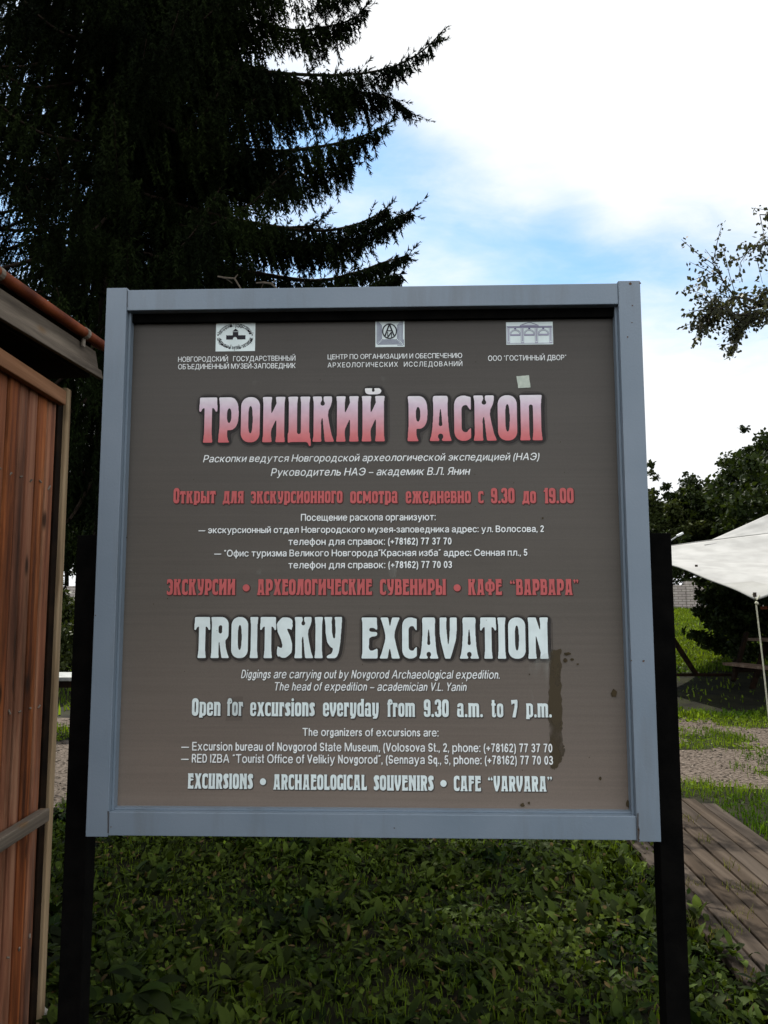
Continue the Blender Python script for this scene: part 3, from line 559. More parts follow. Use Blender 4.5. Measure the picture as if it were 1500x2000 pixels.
def plain_line(s, xl, xr, base, cap, weight=0.5, slant=0.0, mat=None, shadow=False, spacing=0.14):
    V, T = sans(s, weight, spacing); (ax, az), (bx, _) = to2d(xl, base), to2d(xr, base); ch = to2d((xl+xr)/2, base-cap)[1]-az
    v = V.copy(); v[:, 0] += v[:, 1]*slant; v[:, 0] = (v[:, 0]-v[:, 0].min())/np.ptp(v[:, 0])*(bx-ax)+ax; v[:, 1] = v[:, 1]*ch+az
    o = sheet([(v, T)], 'text_line', mat or m_white, 0.0012)
    if shadow: sheet([(v+np.array([0.0020, -0.0022]), T)], 'text_shadow', m_halo, 0.0005)
    return o
def fancy(word, xl, xr, base, cap, spread=None, mats=None, gap=0.045, boxes=None):
    """display lettering: glyphs set side by side and fitted between two marks, or each into its own box"""
    out, halo = [], []; ch = to2d(xl, base-cap)[1]-to2d(xl, base)[1]; az = to2d((xl+xr)/2, base)[1]
    if boxes is None:
        tot = sum(GLY[c].w for c in word)+gap*(len(word)-1); x = 0; boxes = []
        for c in word: boxes.append((xl+(xr-xl)*x/tot, xl+(xr-xl)*(x+GLY[c].w)/tot)); x += GLY[c].w+gap
    for c, (a, b) in zip(word, boxes):
        ax, bx = to2d(a, base)[0], to2d(b, base)[0]; k = (bx-ax)/GLY[c].w
        for lst, sp in ((out, 0.0), (halo, spread)):
            if sp is None: continue
            v, t = glyph_mesh(c, sp); lst.append((np.column_stack([v[:, 0]*k+ax, v[:, 1]*ch+az]), t))
    return out, halo
def shift(parts, dx, dz): return [(v+np.array([dx, dz]), t) for v, t in parts]
# heads
plain_line('НОВГОРОДСКИЙ   ГОСУДАРСТВЕННЫЙ', 348, 577, 707, 11.2, 0.42)
plain_line('ОБЪЕДИНЕННЫЙ МУЗЕЙ-ЗАПОВЕДНИК', 348, 577, 721.5, 11.2, 0.42)
plain_line('ЦЕНТР ПО ОРГАНИЗАЦИИ И ОБЕСПЕЧЕНИЮ', 640, 902.6, 702, 11, 0.42)
plain_line('АРХЕОЛОГИЧЕСКИХ   ИССЛЕДОВАНИЙ', 640, 903, 718, 11, 0.44, spacing=0.26)
plain_line('ООО “ГОСТИННЫЙ ДВОР”', 953.3, 1106, 705, 11, 0.42)
# titles, each letter in its own measured box
T1 = [(388, 423.5), (426, 465), (470, 507), (512, 556.5), (562, 605), (610, 652.7), (656.4, 700.4), (706.4, 751.6)]
T2 = [(796, 835), (838.7, 882.7), (887.5, 920.5), (925, 970.7), (973, 1010.7), (1016, 1060)]
def title(words, mat, label, base, cap, spread=5.0, halomat=m_halo):
    o, h = [], []
    for w, bx, bs in words:
        a, b = fancy(w, bx[0][0], bx[-1][1], bs, cap, spread, boxes=bx); o += a; h += b
    s = sheet(o, 'title', mat, 0.0014, label=label); sheet(shift(h, 0.0025, -0.0015), 'title_shadow', halomat, 0.0005)
    h2 = []
    for w, bx, bs in words: h2 += fancy(w, bx[0][0], bx[-1][1], bs, cap, 9.0, boxes=bx)[1]
    sheet(shift(h2, 0.003, -0.002), 'title_shadow', m_halo2, 0.0003); return s
m_halo2 = film_mat('faint_shadow_print', (0.022, 0.020, 0.022), 0.22)
title([('ТРОИЦКИЙ', T1, 863.5), ('РАСКОП', T2, 861)], m_title, 'pink and white display title with a red foot', 864, 88)
T3 = [(378.5, 409.5), (411.3, 447.3), (451.3, 484), (488, 503.3), (507.3, 538.8), (540, 570.8), (574.5, 612), (614.5, 630), (632.7, 668)]
T4 = [(705.7, 737.6), (741, 781.5), (785.6, 814.4), (818.5, 856.7), (859.2, 893), (897.5, 936), (938.2, 970), (972.7, 988.3), (993.3, 1027), (1031.6, 1071.7)]
title([('TROITSKIY', T3, 1285.3), ('EXCAVATION', T4, 1286.3)], m_bluewhite, 'pale display title in Latin letters', 1286, 80)
def fancy_row(words, base, cap, mat, halomat, spread=4.0, dx=0.0016, dz=-0.0016):
    o, h = [], []
    for w, a, b, *rest in words:
        bs = rest[0] if rest else base; p, q = fancy(w, a, b, bs, cap, spread); o += p; h += q
    s = sheet(o, 'text_line', mat, 0.0013); sheet(shift(h, dx, dz), 'text_shadow', halomat, 0.0005); return s
fancy_row([('Открыт', 338.8, 421), ('для', 435, 476), ('экскурсионного', 490, 669), ('осмотра', 684, 776.6), ('ежедневно', 792.5, 919.5), ('с', 934, 944.4), ('9.30', 959, 1005), ('до', 1020, 1047), ('19.00', 1062.3, 1120.4)], 983, 30, m_red, m_halored)
fancy_row([('ЭКСКУРСИИ', 326, 459.3), ('•', 474, 487.5), ('АРХЕОЛОГИЧЕСКИЕ', 501.8, 726.5), ('СУВЕНИРЫ', 742, 870.5), ('•', 886, 900), ('КАФЕ', 914.2, 980.2), ('“ВАРВАРА”', 995.7, 1130.7)], 1162, 31, m_red, m_halored)
fancy_row([('Open', 374.8, 430.8, 1398), ('for', 443.3, 474.8, 1398), ('excursions', 488.7, 614.8, 1398.8), ('everyday', 630.8, 740, 1399.4), ('from', 756.4, 810.7, 1400), ('9.30', 827.9, 876.5, 1400.3), ('a.m.', 892.8, 943.2, 1400.5), ('to', 960, 983, 1401), ('7', 998.7, 1011.2, 1401), ('p.m.', 1027.5, 1077.7, 1401)], 1399, 34.5, m_bluewhite, m_halo)
fancy_row([('EXCURSIONS', 366.5, 494, 1540.5), ('•', 507.5, 519.5, 1540), ('ARCHAEOLOGICAL', 533.5, 716.7, 1542.5), ('SOUVENIRS', 729.9, 846.9, 1544), ('•', 860, 872.5, 1543.5), ('CAFE', 886.5, 939.4, 1545), ('“VARVARA”', 953, 1079, 1545.5)], 1543, 30, m_bluewhite, m_halo)
# plain text
plain_line('Раскопки ведутся Новгородской археологической экспедицией (НАЭ)', 396.8, 1053.8, 903, 16.2, 0.40, 0.21)
plain_line('Руководитель НАЭ – академик В.Л. Янин', 529, 918.6, 929.7, 16, 0.40, 0.21)
for s, a, b, bs in (('Посещение раскопа организуют:', 587.8, 851, 1017.2), ('— экскурсионный отдел Новгородского музея-заповедника адрес: ул. Волосова, 2', 387.6, 1062.3, 1041.4),
        ('телефон для справок: (+78162) 77 37 70', 563.4, 882, 1064.4), ('— “Офис туризма Великого Новгорода”Красная изба” адрес: Сенная пл., 5', 418.4, 1030, 1087), ('телефон для справок: (+78162) 77 70 03', 563.4, 882.8, 1110)):
    plain_line(s, a, b, bs, 13.7, 0.22, shadow=True)
plain_line('Diggings are carrying out by Novgorod Archaeological expedition.', 470.8, 975.8, 1324.5, 16, 0.40, 0.21, shadow=True)
plain_line('The head of expedition – academician V.L. Yanin', 536.7, 911.6, 1348.5, 15.8, 0.40, 0.21, shadow=True)
for s, a, b, bs in (('The organizers of excursions are:', 590.8, 856.6, 1437), ('— Excursion bureau of Novgorod State Museum, (Volosova St., 2, phone: (+78162) 77 37 70', 354, 1078.7, 1465.4), ('— RED IZBA “Tourist Office of Velikiy Novgorod”, (Sennaya Sq., 5, phone: (+78162) 77 70 03', 353.5, 1080, 1489)):
    plain_line(s, a, b, bs, 14.6, 0.26, shadow=True)

# emblems: a pale patch and the ink on it
class Emblem:
    def __init__(s, x0, y0, x1, y1, label, mat=None):
        (s.ax, s.az), (s.bx, _) = to2d(x0, y1), to2d(x1, y1); s.bz = to2d(x0, y0)[1]; s.w, s.h = s.bx-s.ax, s.bz-s.az; s.ink = {}
        s.patch = sheet([(np.array([[s.ax, s.az], [s.bx, s.az], [s.bx, s.bz], [s.ax, s.bz]]), np.array([[0, 1, 2], [0, 2, 3]]))], 'emblem', mat or m_bluewhite, 0.0005, label=label); s.k = 0
    def P(s, pts): pts = np.asarray(pts, float); return np.column_stack([s.ax+pts[:, 0]*s.w, s.az+pts[:, 1]*s.h])
    def put(s, V, T, mat): s.ink.setdefault(mat, []).append((V, T))
    def poly(s, pts, mat): s.put(s.P(pts), np.array([t[:] for t in geometry.tessellate_polygon([[Vector((*p, 0)) for p in pts]])]), mat)
    def stroke(s, pts, wid, mat, closed=False):        # wid in patch heights
        p = s.P(pts); r = wid*s.h/2
        if closed: p = np.vstack([p, p[:1]])
        d = np.gradient(p, axis=0) if len(p) > 2 else np.repeat((p[1]-p[0])[None], 2, 0); 
        if closed: d[0] = d[-1] = p[1]-p[-2]
        d /= np.linalg.norm(d, axis=1)[:, None]+1e-12; n = np.column_stack([-d[:, 1], d[:, 0]])*r
        V = np.vstack([p+n, p-n]); k = len(p); T = [t for i in range(k-1) for t in ((i, i+1, k+i+1), (i, k+i+1, k+i))]; s.put(V, np.array(T), mat)
    def finish(s):
        for i, (mat, parts) in enumerate(s.ink.items()):
            off = 0.0009                                # each stroke its own hair of height, so none share a plane
            V, T, n = [], [], 0
            for j, (v, t) in enumerate(parts):
                V.append(np.column_stack([v[:, 0], np.full(len(v), YP-off-0.00025*i-0.000004*j), v[:, 1]])); T.append(t+n); n += len(v)
            link('emblem_ink', np_mesh('emblem_ink', np.concatenate(V), np.concatenate(T)), mat, panel)
e = Emblem(421, 627.5, 498, 686.5, 'white emblem with a black gate tower inside a ring of lettering')
e.poly([(0.265, 0.385), (0.265, 0.535)] + [(0.265+0.165*(i/10), 0.535 if i % 2 else 0.515) for i in range(1, 10)] + [(0.43, 0.52), (0.43, 0.635), (0.57, 0.635), (0.57, 0.52)] + [(0.575+0.18*(i/10), 0.515 if i % 2 else 0.535) for i in range(0, 10)] + [(0.755, 0.53), (0.755, 0.385), (0.545, 0.385), (0.54, 0.43), (0.52, 0.46), (0.49, 0.47), (0.46, 0.46), (0.44, 0.43), (0.435, 0.385)], m_ink)
e.poly([(0.42, 0.65), (0.58, 0.65), (0.50, 0.75)], m_ink); e.poly([(0.488, 0.772), (0.512, 0.772), (0.512, 0.80), (0.488, 0.80)], m_ink)
for x, y in ((0.055, 0.53), (0.925, 0.53)): e.poly([(x+0.018*math.cos(k*math.pi/5), y+0.024*math.sin(k*math.pi/5)) for k in range(10)], m_ink)
def arc_text(s, a0, a1, rx, ry, top):
    tot = len(s)-1
    for i, c in enumerate(s):
        if c == ' ': continue
        a = R(a0+(a1-a0)*i/tot); V, T = bfont(c, 0.012, resolution=2); V = (V-np.array([(V[:, 0].max()+V[:, 0].min())/2, 0.35]))*np.array([0.60, 1.0])
        px, pz = 0.49+rx*math.cos(a), 0.50+ry*math.sin(a)
        t = math.atan2(rx*e.w*math.cos(a), ry*e.h*math.sin(a)); rot = -t if top else math.pi-t
        sc = 0.185*e.h; cs, sn = math.cos(rot), math.sin(rot)
        cx, cz = e.ax+px*e.w, e.az+pz*e.h
        v = np.column_stack([cx+sc*(V[:, 0]*cs-V[:, 1]*sn), cz+sc*(V[:, 0]*sn+V[:, 1]*cs)]); e.put(v, T, m_ink)
arc_text('Новгородский Государственный', 167, 13, 0.415, 0.375, True); arc_text('объединенный музей-заповедник', 193, 347, 0.415, 0.375, False)
e.finish()
e = Emblem(733.3, 623.5, 790.3, 678, 'white emblem of nested violet lines round letters in a circle')
for i in range(5):
    d = i/4; xa, xb, yb, yt = 0.055+0.155*d, 0.925-0.17*d, 0.10+0.155*d, 0.955-0.165*d
    e.stroke([(xa, yt), (xa, yb+0.03), (xa+0.03, yb), (xb-0.03, yb), (xb, yb+0.03), (xb, yt)], 0.024, m_violet)
e.stroke([(0.965, 0.26), (0.965, 0.08), (0.945, 0.055), (0.75, 0.055)], 0.022, m_violet)
e.stroke([(0.485+0.237*math.cos(2*math.pi*k/40), 0.56+0.258*math.sin(2*math.pi*k/40)) for k in range(40)], 0.042, m_ink, True)
e.stroke([(0.475, 0.80), (0.33, 0.395)], 0.05, m_ink); e.stroke([(0.485, 0.80), (0.635, 0.40)], 0.05, m_ink); e.stroke([(0.40, 0.575), (0.56, 0.575)], 0.038, m_ink)
e.stroke([(0.423, 0.53), (0.423, 0.33)], 0.032, m_ink); e.stroke([(0.423, 0.34), (0.555, 0.53)], 0.045, m_ink); e.stroke([(0.55, 0.53), (0.55, 0.32)], 0.032, m_ink)
e.finish()
e = Emblem(989, 629.5, 1080.5, 673.5, 'white emblem of three drawn arches under a pediment')
e.stroke([(0.01, 0.80), (0.99, 0.80)], 0.03, m_violet); e.stroke([(0.01, 0.745), (0.99, 0.745)], 0.022, m_violet); e.stroke([(0.03, 0.77), (0.97, 0.77)], 0.03, m_violet2)
e.stroke([(0.30, 0.85), (0.47, 0.97), (0.53, 0.97), (0.69, 0.85)], 0.026, m_violet); e.stroke([(0.31, 0.845), (0.68, 0.845)], 0.05, m_violet2); e.stroke([(0.29, 0.825), (0.70, 0.825)], 0.02, m_violet)
for cx in (0.195, 0.495, 0.795):
    e.stroke([(cx+0.118*math.cos(math.pi*k/16), 0.43+0.235*math.sin(math.pi*k/16)) for k in range(17)], 0.024, m_violet2); e.stroke([(cx+0.098*math.cos(math.pi*k/16), 0.43+0.19*math.sin(math.pi*k/16)) for k in range(17)], 0.018, m_violet)
    e.poly([(cx-0.11, 0.47), (cx+0.11, 0.47), (cx+0.11, 0.405), (cx-0.11, 0.405)], m_violet2); e.stroke([(cx-0.11, 0.40), (cx+0.11, 0.40)], 0.022, m_violet); e.poly([(cx-0.025, 0.735), (cx+0.025, 0.735), (cx+0.015, 0.66), (cx-0.015, 0.66)], m_violet)
for cx in (0.045, 0.345, 0.645, 0.95):
    for d in (-0.028, 0.028): e.stroke([(cx+d, 0.74), (cx+d, 0.08)], 0.018, m_violet2)
    e.stroke([(cx, 0.72), (cx, 0.14)], 0.045, m_violet2); e.poly([(cx-0.03, 0.06), (cx+0.03, 0.06), (cx+0.03, 0.10), (cx-0.03, 0.10)], m_violet2)
e.stroke([(0.01, 0.055), (0.99, 0.055)], 0.02, m_violet2); e.finish()

# wear: paper scrap, tape marks, grime (flat things stuck on the panel)
rs = random.Random(5)
def blob(name, pts, mat, off, label=None, jit=0.0, n=6):
    q = []
    for (a, b) in zip(pts, pts[1:]+pts[:1]):
        for k in range(n): t = k/n; q.append((a[0]+(b[0]-a[0])*t+rs.uniform(-jit, jit), a[1]+(b[1]-a[1])*t+rs.uniform(-jit, jit)))
    v = np.array([to2d(*p) for p in q]); t = np.array([t[:] for t in geometry.tessellate_polygon([[Vector((*p, 0)) for p in v]])]); return sheet([(v, t)], name, mat, off, label=label)
m_scrap = mat_noise('paper_scrap', (0.40, 0.46, 0.40), (0.50, 0.55, 0.48), 90, 0.7)
blob('paper_scrap', [(1008.5, 735), (1033, 733.3), (1036, 757), (1012, 758)], m_scrap, 0.0016, 'pale green paper scrap stuck above the title', 0.3)
m_tape = film_mat('old_tape', (0.052, 0.045, 0.036), 0.12, 0.5)
blob('tape', [(443, 1361), (475.5, 1360), (474, 1407), (441, 1408)], m_tape, 0.0022, 'clear tape over a printed word', 0.4)
m_stain = film_mat('tape_residue', (0.056, 0.044, 0.026), 0.95, 0.85, (22, (1, 1, 0.5), 0.26, 0.50))
blob('tape_residue', [(1076, 1270), (1096, 1268), (1095, 1320), (1098, 1400), (1099, 1450), (1103, 1465), (1096, 1490), (1084, 1503), (1074, 1500), (1072, 1440), (1071, 1380), (1073, 1300)], m_stain, 0.0010, 'torn brown strip of tape residue at the right edge', 2.2, 9)
m_scuff = film_mat('scuff', (0.42, 0.44, 0.40), 0.30, 0.8, (34, (1, 1, 0.30), 0.52, 0.85))
for q in ([(1070, 1245), (1118, 1250), (1112, 1290), (1098, 1330), (1072, 1300)], [(492, 745), (517, 741), (515, 766), (494, 765)], [(745, 738), (772, 735), (770, 752), (748, 754)], [(757, 1104), (777, 1101), (772, 1128), (760, 1127)], [(1032, 1300), (1074, 1270), (1066, 1400), (1040, 1380)], [(498, 1108), (512, 1106), (511, 1122), (499, 1122)]):
    blob('scuff_mark', q, m_scuff, 0.0024, None, 1.5)
m_fleck = mat_noise('dirt_fleck', (0.03, 0.024, 0.014), (0.06, 0.045, 0.025), 60, 0.9)
fl = [(1107, 1277, 8, 4), (1103, 1290, 5, 5), (1117, 1288, 4, 3.5), (1128, 1297, 3, 2), (1034, 1317, 2, 2), (1199, 1354, 8, 10), (1226, 1570, 4, 9), (1020, 1572, 5, 5), (1033, 1568, 3, 3), (1172, 1520, 3, 4), (790, 1586, 2, 2), (247, 1050, 3, 2), (1060, 1012, 2, 2)] + [(rs.uniform(270, 1190), rs.uniform(640, 1575), rs.uniform(0.5, 1.3), rs.uniform(0.5, 1.3)) for _ in range(34)]
parts = []
for x, y, a, b in fl:
    k = 9; ph = rs.random(); pts = [to2d(x+a*math.cos(6.283*i/k+ph)*rs.uniform(0.6, 1.1), y+b*math.sin(6.283*i/k+ph)*rs.uniform(0.6, 1.1)) for i in range(k)]
    parts.append((np.array(pts), np.array([(0, i, i+1) for i in range(1, k-1)])))
sheet(parts, 'dirt_speckle', m_fleck, 0.0027)
# rust spots and scratches on the frame
m_rust = mat_noise('rust', (0.05, 0.03, 0.02), (0.12, 0.075, 0.05), 300, 0.9)
m_chip = mat_plain('paint_chip', (0.28, 0.27, 0.25), 0.8)
def spot(x, y, r, mat, parts, y0=-0.0006):
    p = on_y(x, y, 0.0); k = 8; c = []
    for i in range(k): c.append((p[0]+r*math.cos(6.283*i/k)*rs.uniform(0.5, 1.2), y0, p[2]+r*math.sin(6.283*i/k)*rs.uniform(0.5, 1.2)))
    parts.append(c)
sp = []
for x, y, r in ((1231, 554, 0.004), (1250, 553, 0.0035), (1234, 630, 0.002), (1226, 658, 0.0026), (1257, 1291, 0.0036), (1233, 1290, 0.002), (770, 1617, 0.0022), (187, 1202, 0.002), (1247, 1620, 0.003), (1235, 597, 0.0024), (1248, 1640, 0.0025), (217, 1615, 0.002)): spot(x, y, r, m_rust, sp)
mb = MB()
for c in sp: mb.poly(c)
mb.build('rust_spot', m_rust, board)
m_run = film_mat('rust_run', (0.05, 0.034, 0.022), 0.75, 0.9, (30, (1, 1, 0.15), 0.30, 0.60))
for pts in ([(1243.5, 1588), (1247.5, 1588), (1247, 1612), (1249.5, 1622), (1247.5, 1644), (1244.5, 1644)], [(210, 1584), (213.5, 1584), (213, 1602), (212.5, 1627), (210, 1627)], [(1207, 552), (1209.5, 552), (1209.5, 586), (1207.5, 586)], [(247.5, 563), (249, 563), (249.5, 600), (248, 600)]):
    MB().poly([(on_y(x, y, 0.0)[0], -0.0009, on_y(x, y, 0.0)[2]) for x, y in pts]).build('rust_run', m_run, board)

# ---------------------------------------------------------------- wooden shed on the left
e1 = np.array([ray(748, 1172)[0], ray(748, 1172)[1], 0.0]); e1 /= np.linalg.norm(e1); e2 = np.array([e1[1], -e1[0], 0.0])
DC = 3.2
C0 = at(106, 1172, DC); C0[2] = 0
def Wp(t, s, z): return Vector(C0+e1*t+e2*s+np.array([0, 0, z]))
def wbox(mb, t0, t1, s0, s1, z0, z1, bevel=0.0):
    vs = [mb.bm.verts.new(Wp(t, s, z)) for t in (t0, t1) for s in (s0, s1) for z in (z0, z1)]; mb._hexa(vs, bevel); return mb
def wood(name, stops, streak=14, rough=0.7, knots=0.5, dark=(0.02, 0.009, 0.005), bump=0.35, rand=0.25, axis='Z', spec=0.10, coords='Object'):
    m, nt, b = new_mat(name); L = nt.links; t = nt.nodes.new('ShaderNodeTexCoord'); g = nt.nodes.new('ShaderNodeNewGeometry')
    off = nt.nodes.new('ShaderNodeVectorMath'); off.operation = 'SCALE'; off.inputs['Scale'].default_value = 37.0
    cmb = nt.nodes.new('ShaderNodeCombineXYZ'); [L.new(g.outputs['Random Per Island'], cmb.inputs[i]) for i in range(3)]; L.new(cmb.outputs[0], off.inputs[0])
    ad = nt.nodes.new('ShaderNodeVectorMath'); ad.operation = 'ADD'; L.new(t.outputs[coords], ad.inputs[0]); L.new(off.outputs[0], ad.inputs[1])
    mp = nt.nodes.new('ShaderNodeMapping'); k = {'X': (0.05, 1, 1), 'Y': (1, 0.05, 1), 'Z': (1, 1, 0.05)}[axis]; mp.inputs['Scale'].default_value = k; L.new(ad.outputs[0], mp.inputs[0])
    n = nt.nodes.new('ShaderNodeTexNoise'); n.inputs['Scale'].default_value = streak; n.inputs['Detail'].default_value = 8; n.inputs['Roughness'].default_value = 0.62; n.inputs['Distortion'].default_value = 0.6; L.new(mp.outputs[0], n.inputs['Vector'])
    r = ramp_node(nt, stops); L.new(n.outputs['Fac'], r.inputs[0])
    h = nt.nodes.new('ShaderNodeHueSaturation'); mr = nt.nodes.new('ShaderNodeMapRange'); mr.inputs['To Min'].default_value = 1-rand; mr.inputs['To Max'].default_value = 1+rand; L.new(g.outputs['Random Per Island'], mr.inputs['Value']); L.new(mr.outputs[0], h.inputs['Value']); L.new(r.outputs[0], h.inputs['Color'])
    wn_ = nt.nodes.new('ShaderNodeTexWhiteNoise'); wn_.noise_dimensions = '1D'; L.new(g.outputs['Random Per Island'], wn_.inputs['W']); ms = nt.nodes.new('ShaderNodeMapRange'); ms.inputs['To Min'].default_value = 0.86; ms.inputs['To Max'].default_value = 1.12; L.new(wn_.outputs['Value'], ms.inputs['Value']); L.new(ms.outputs[0], h.inputs['Saturation'])
    mp2 = nt.nodes.new('ShaderNodeMapping'); k2 = {'X': (0.35, 1, 1), 'Y': (1, 0.35, 1), 'Z': (1, 1, 0.35)}[axis]; mp2.inputs['Scale'].default_value = k2; L.new(ad.outputs[0], mp2.inputs[0])
    v = nt.nodes.new('ShaderNodeTexVoronoi'); v.inputs['Scale'].default_value = 9; L.new(mp2.outputs[0], v.inputs['Vector'])
    kr = nt.nodes.new('ShaderNodeMapRange'); kr.interpolation_type = 'SMOOTHSTEP'; kr.inputs['From Min'].default_value = 0.05; kr.inputs['From Max'].default_value = 0.17; kr.inputs['To Min'].default_value = knots; kr.inputs['To Max'].default_value = 0.0; L.new(v.outputs['Distance'], kr.inputs['Value'])
    mx = nt.nodes.new('ShaderNodeMix'); mx.data_type = 'RGBA'; L.new(kr.outputs[0], mx.inputs[0]); L.new(h.outputs[0], mx.inputs[6]); mx.inputs[7].default_value = (*dark, 1)
    L.new(mx.outputs[2], b.inputs['Base Color']); b.inputs['Roughness'].default_value = rough; b.inputs['Specular IOR Level'].default_value = spec
    bp = nt.nodes.new('ShaderNodeBump'); bp.inputs['Strength'].default_value = bump; bp.inputs['Distance'].default_value = 0.004; L.new(n.outputs['Fac'], bp.inputs['Height']); L.new(bp.outputs[0], b.inputs['Normal']); return m
m_cedar = wood('stained_boards', [(0.25, (0.034, 0.011, 0.007)), (0.40, (0.120, 0.036, 0.015)), (0.53, (0.23, 0.076, 0.028)), (0.64, (0.33, 0.150, 0.072)), (0.78, (0.17, 0.105, 0.080))], 12, 0.65, 0.9, rand=0.26)
m_trim = wood('weathered_trim', [(0.3, (0.12, 0.075, 0.036)), (0.5, (0.29, 0.20, 0.105)), (0.72, (0.42, 0.32, 0.20))], 20, 0.75, 0.3)
m_grey = wood('grey_timber', [(0.3, (0.040, 0.032, 0.025)), (0.5, (0.115, 0.092, 0.070)), (0.72, (0.21, 0.172, 0.130))], 15, 0.8, 0.55, (0.16, 0.085, 0.03), axis='Y')
m_gutter = mat_noise('rusty_red_metal', (0.085, 0.018, 0.007), (0.18, 0.046, 0.016), 9, 0.6, bump=0.15)
m_clip = mat_noise('zinc_clip', (0.11, 0.09, 0.07), (0.20, 0.17, 0.14), 40, 0.6)
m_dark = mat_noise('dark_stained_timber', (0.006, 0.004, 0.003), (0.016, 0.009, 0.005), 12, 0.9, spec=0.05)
grime(m_cedar, (0.016, 0.008, 0.005), 9, (1, 1, 0.10), 0.46, 0.66, 0.9); grime(m_cedar, (0.16, 0.12, 0.10), 11, (1, 1, 0.05), 0.58, 0.80, 0.6); grime(m_grey, (0.02, 0.016, 0.012), 6, (1, 0.08, 1), 0.48, 0.72, 0.8); grime(m_trim, (0.04, 0.026, 0.014), 7, (1, 1, 0.07), 0.48, 0.72, 0.7); grime(m_gutter, (0.03, 0.012, 0.008), 12, (1, 0.3, 1), 0.48, 0.7, 0.7)
shed = empty('wooden_shed', tuple(C0)); tag(shed, 'wooden shed of upright orange brown boards with a red gutter, left of the board', 'shed')
rb = random.Random(11); mb = MB(); t = -0.055
while t > -2.6:
    w = 0.082*rb.uniform(0.88, 1.12); ds = rb.uniform(-0.006, 0.004)
    wbox(mb, t-w+0.008, t, -0.04+ds, ds, -0.05, 2.42, 0.011); t -= w
mb.build('wall_boards', m_cedar, shed)
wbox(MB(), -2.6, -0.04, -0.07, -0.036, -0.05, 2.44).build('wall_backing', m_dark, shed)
nb = MB(); t = -0.055
for k in range(30):
    for z in (0.35, 1.2, 2.05): nb.tube([Wp(t-0.045-k*0.082+rb.uniform(-.012, .012), 0.0, z+rb.uniform(-.02, .02)), Wp(t-0.045-k*0.082, 0.0052, z)], 0.0035, 6)
nb.build('nail_heads', m_clip, shed)
wbox(MB(), -0.053, -0.002, -0.03, 0.004, -0.05, 2.45, 0.003).build('corner_batten', m_dark, shed)
wbox(MB(), 0.0, 0.045, -0.05, 0.016, -0.05, 2.475, 0.004).build('corner_trim', m_trim, shed)
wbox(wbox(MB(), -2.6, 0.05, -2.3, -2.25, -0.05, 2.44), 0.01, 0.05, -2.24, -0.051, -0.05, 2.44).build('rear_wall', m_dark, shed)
m_beam = wood('stained_beam', [(0.3, (0.07, 0.026, 0.010)), (0.55, (0.17, 0.070, 0.024)), (0.75, (0.26, 0.12, 0.05))], 15, 0.7, 0.4, axis='Y')
wbox(MB(), -2.6, -0.056, 0.006, 0.036, 2.385, 2.445, 0.004).build('top_beam', m_beam, shed)
E0 = at(198, 739, 3.36); z0 = float(E0[2]); N0 = at(0, 620, 2.635)
f1 = E0-N0; f1[2] = 0; f1 /= np.linalg.norm(f1); f2 = np.array([f1[1], -f1[0], 0.0]); s0 = t0 = 0.0
def Ep(t, s, z): return Vector(np.array([E0[0], E0[1], 0.0])+f1*t+f2*s+np.array([0, 0, z]))
def ebox(mb, t0, t1, s0, s1, z0, z1, bevel=0.0):
    mb._hexa([mb.bm.verts.new(Ep(t, s, z)) for t in (t0, t1) for s in (s0, s1) for z in (z0, z1)], bevel); return mb
def eave_board(mb, t_near, t_far, s_a, s_b, za, zb, cut):    # a board whose far end is cut on a slant
    vs = [mb.bm.verts.new(Ep(tt+(cut*(1 if zz == za else 0) if tt == t_far else 0), ss, zz)) for tt in (t_near, t_far) for ss in (s_a, s_b) for zz in (za, zb)]; mb._hexa(vs, 0.003); return mb
eave_board(MB(), -2.0, t0, s0-0.02, s0, z0, z0+0.034, 0.02).build('lower_fascia', m_grey, shed)
eave_board(MB(), -2.0, t0-0.03, s0-0.034, s0-0.014, z0+0.040, z0+0.108, 0.03).build('upper_fascia', m_grey, shed)
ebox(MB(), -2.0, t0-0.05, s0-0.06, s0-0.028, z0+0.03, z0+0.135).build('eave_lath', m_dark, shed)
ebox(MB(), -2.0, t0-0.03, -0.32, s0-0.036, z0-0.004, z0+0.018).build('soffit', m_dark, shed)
gt = MB(); gz = z0+0.142
gt.tube([Ep(t, s0+0.002, gz) for t in np.linspace(-2.0, t0+0.06, 24)], 0.0205, 12); g = gt.build('gutter', m_gutter, shed, True)
for t in (t0-0.16, t0-0.76, t0-1.36):
    k = MB(); k.tube([Ep(t-0.011, s0+0.002, gz), Ep(t+0.011, s0+0.002, gz)], 0.0232, 12); k.bar(Ep(t, s0-0.002, gz-0.021), Ep(t, s0-0.003, gz-0.055), 0.02, 0.006, up=tuple(f2)); k.build('gutter_bracket', m_clip, shed)
vs_ = [Ep(tt, ss, zz) for tt in (-2.0, t0+0.02) for ss, zz in ((s0-0.022, gz-0.012), (s0-0.022, gz+0.004), (-1.25, gz+0.62), (-1.25, gz+0.64))]
rm = MB(); v8 = [rm.bm.verts.new(v) for v in vs_]; rm._hexa(v8)
vs_ = [Ep(tt, ss, zz) for tt in (-2.0, t0+0.02) for ss, zz in ((-1.252, gz+0.62), (-1.252, gz+0.64), (-2.55, gz-0.05), (-2.55, gz-0.03))]
v8 = [rm.bm.verts.new(v) for v in vs_]; rm._hexa(v8); rm.build('roof', m_gutter, shed)
rl = wbox(MB(), -2.6, -0.075, 0.012, 0.05, 0.765, 0.812, 0.004); rl.build('rail', m_grey, shed)

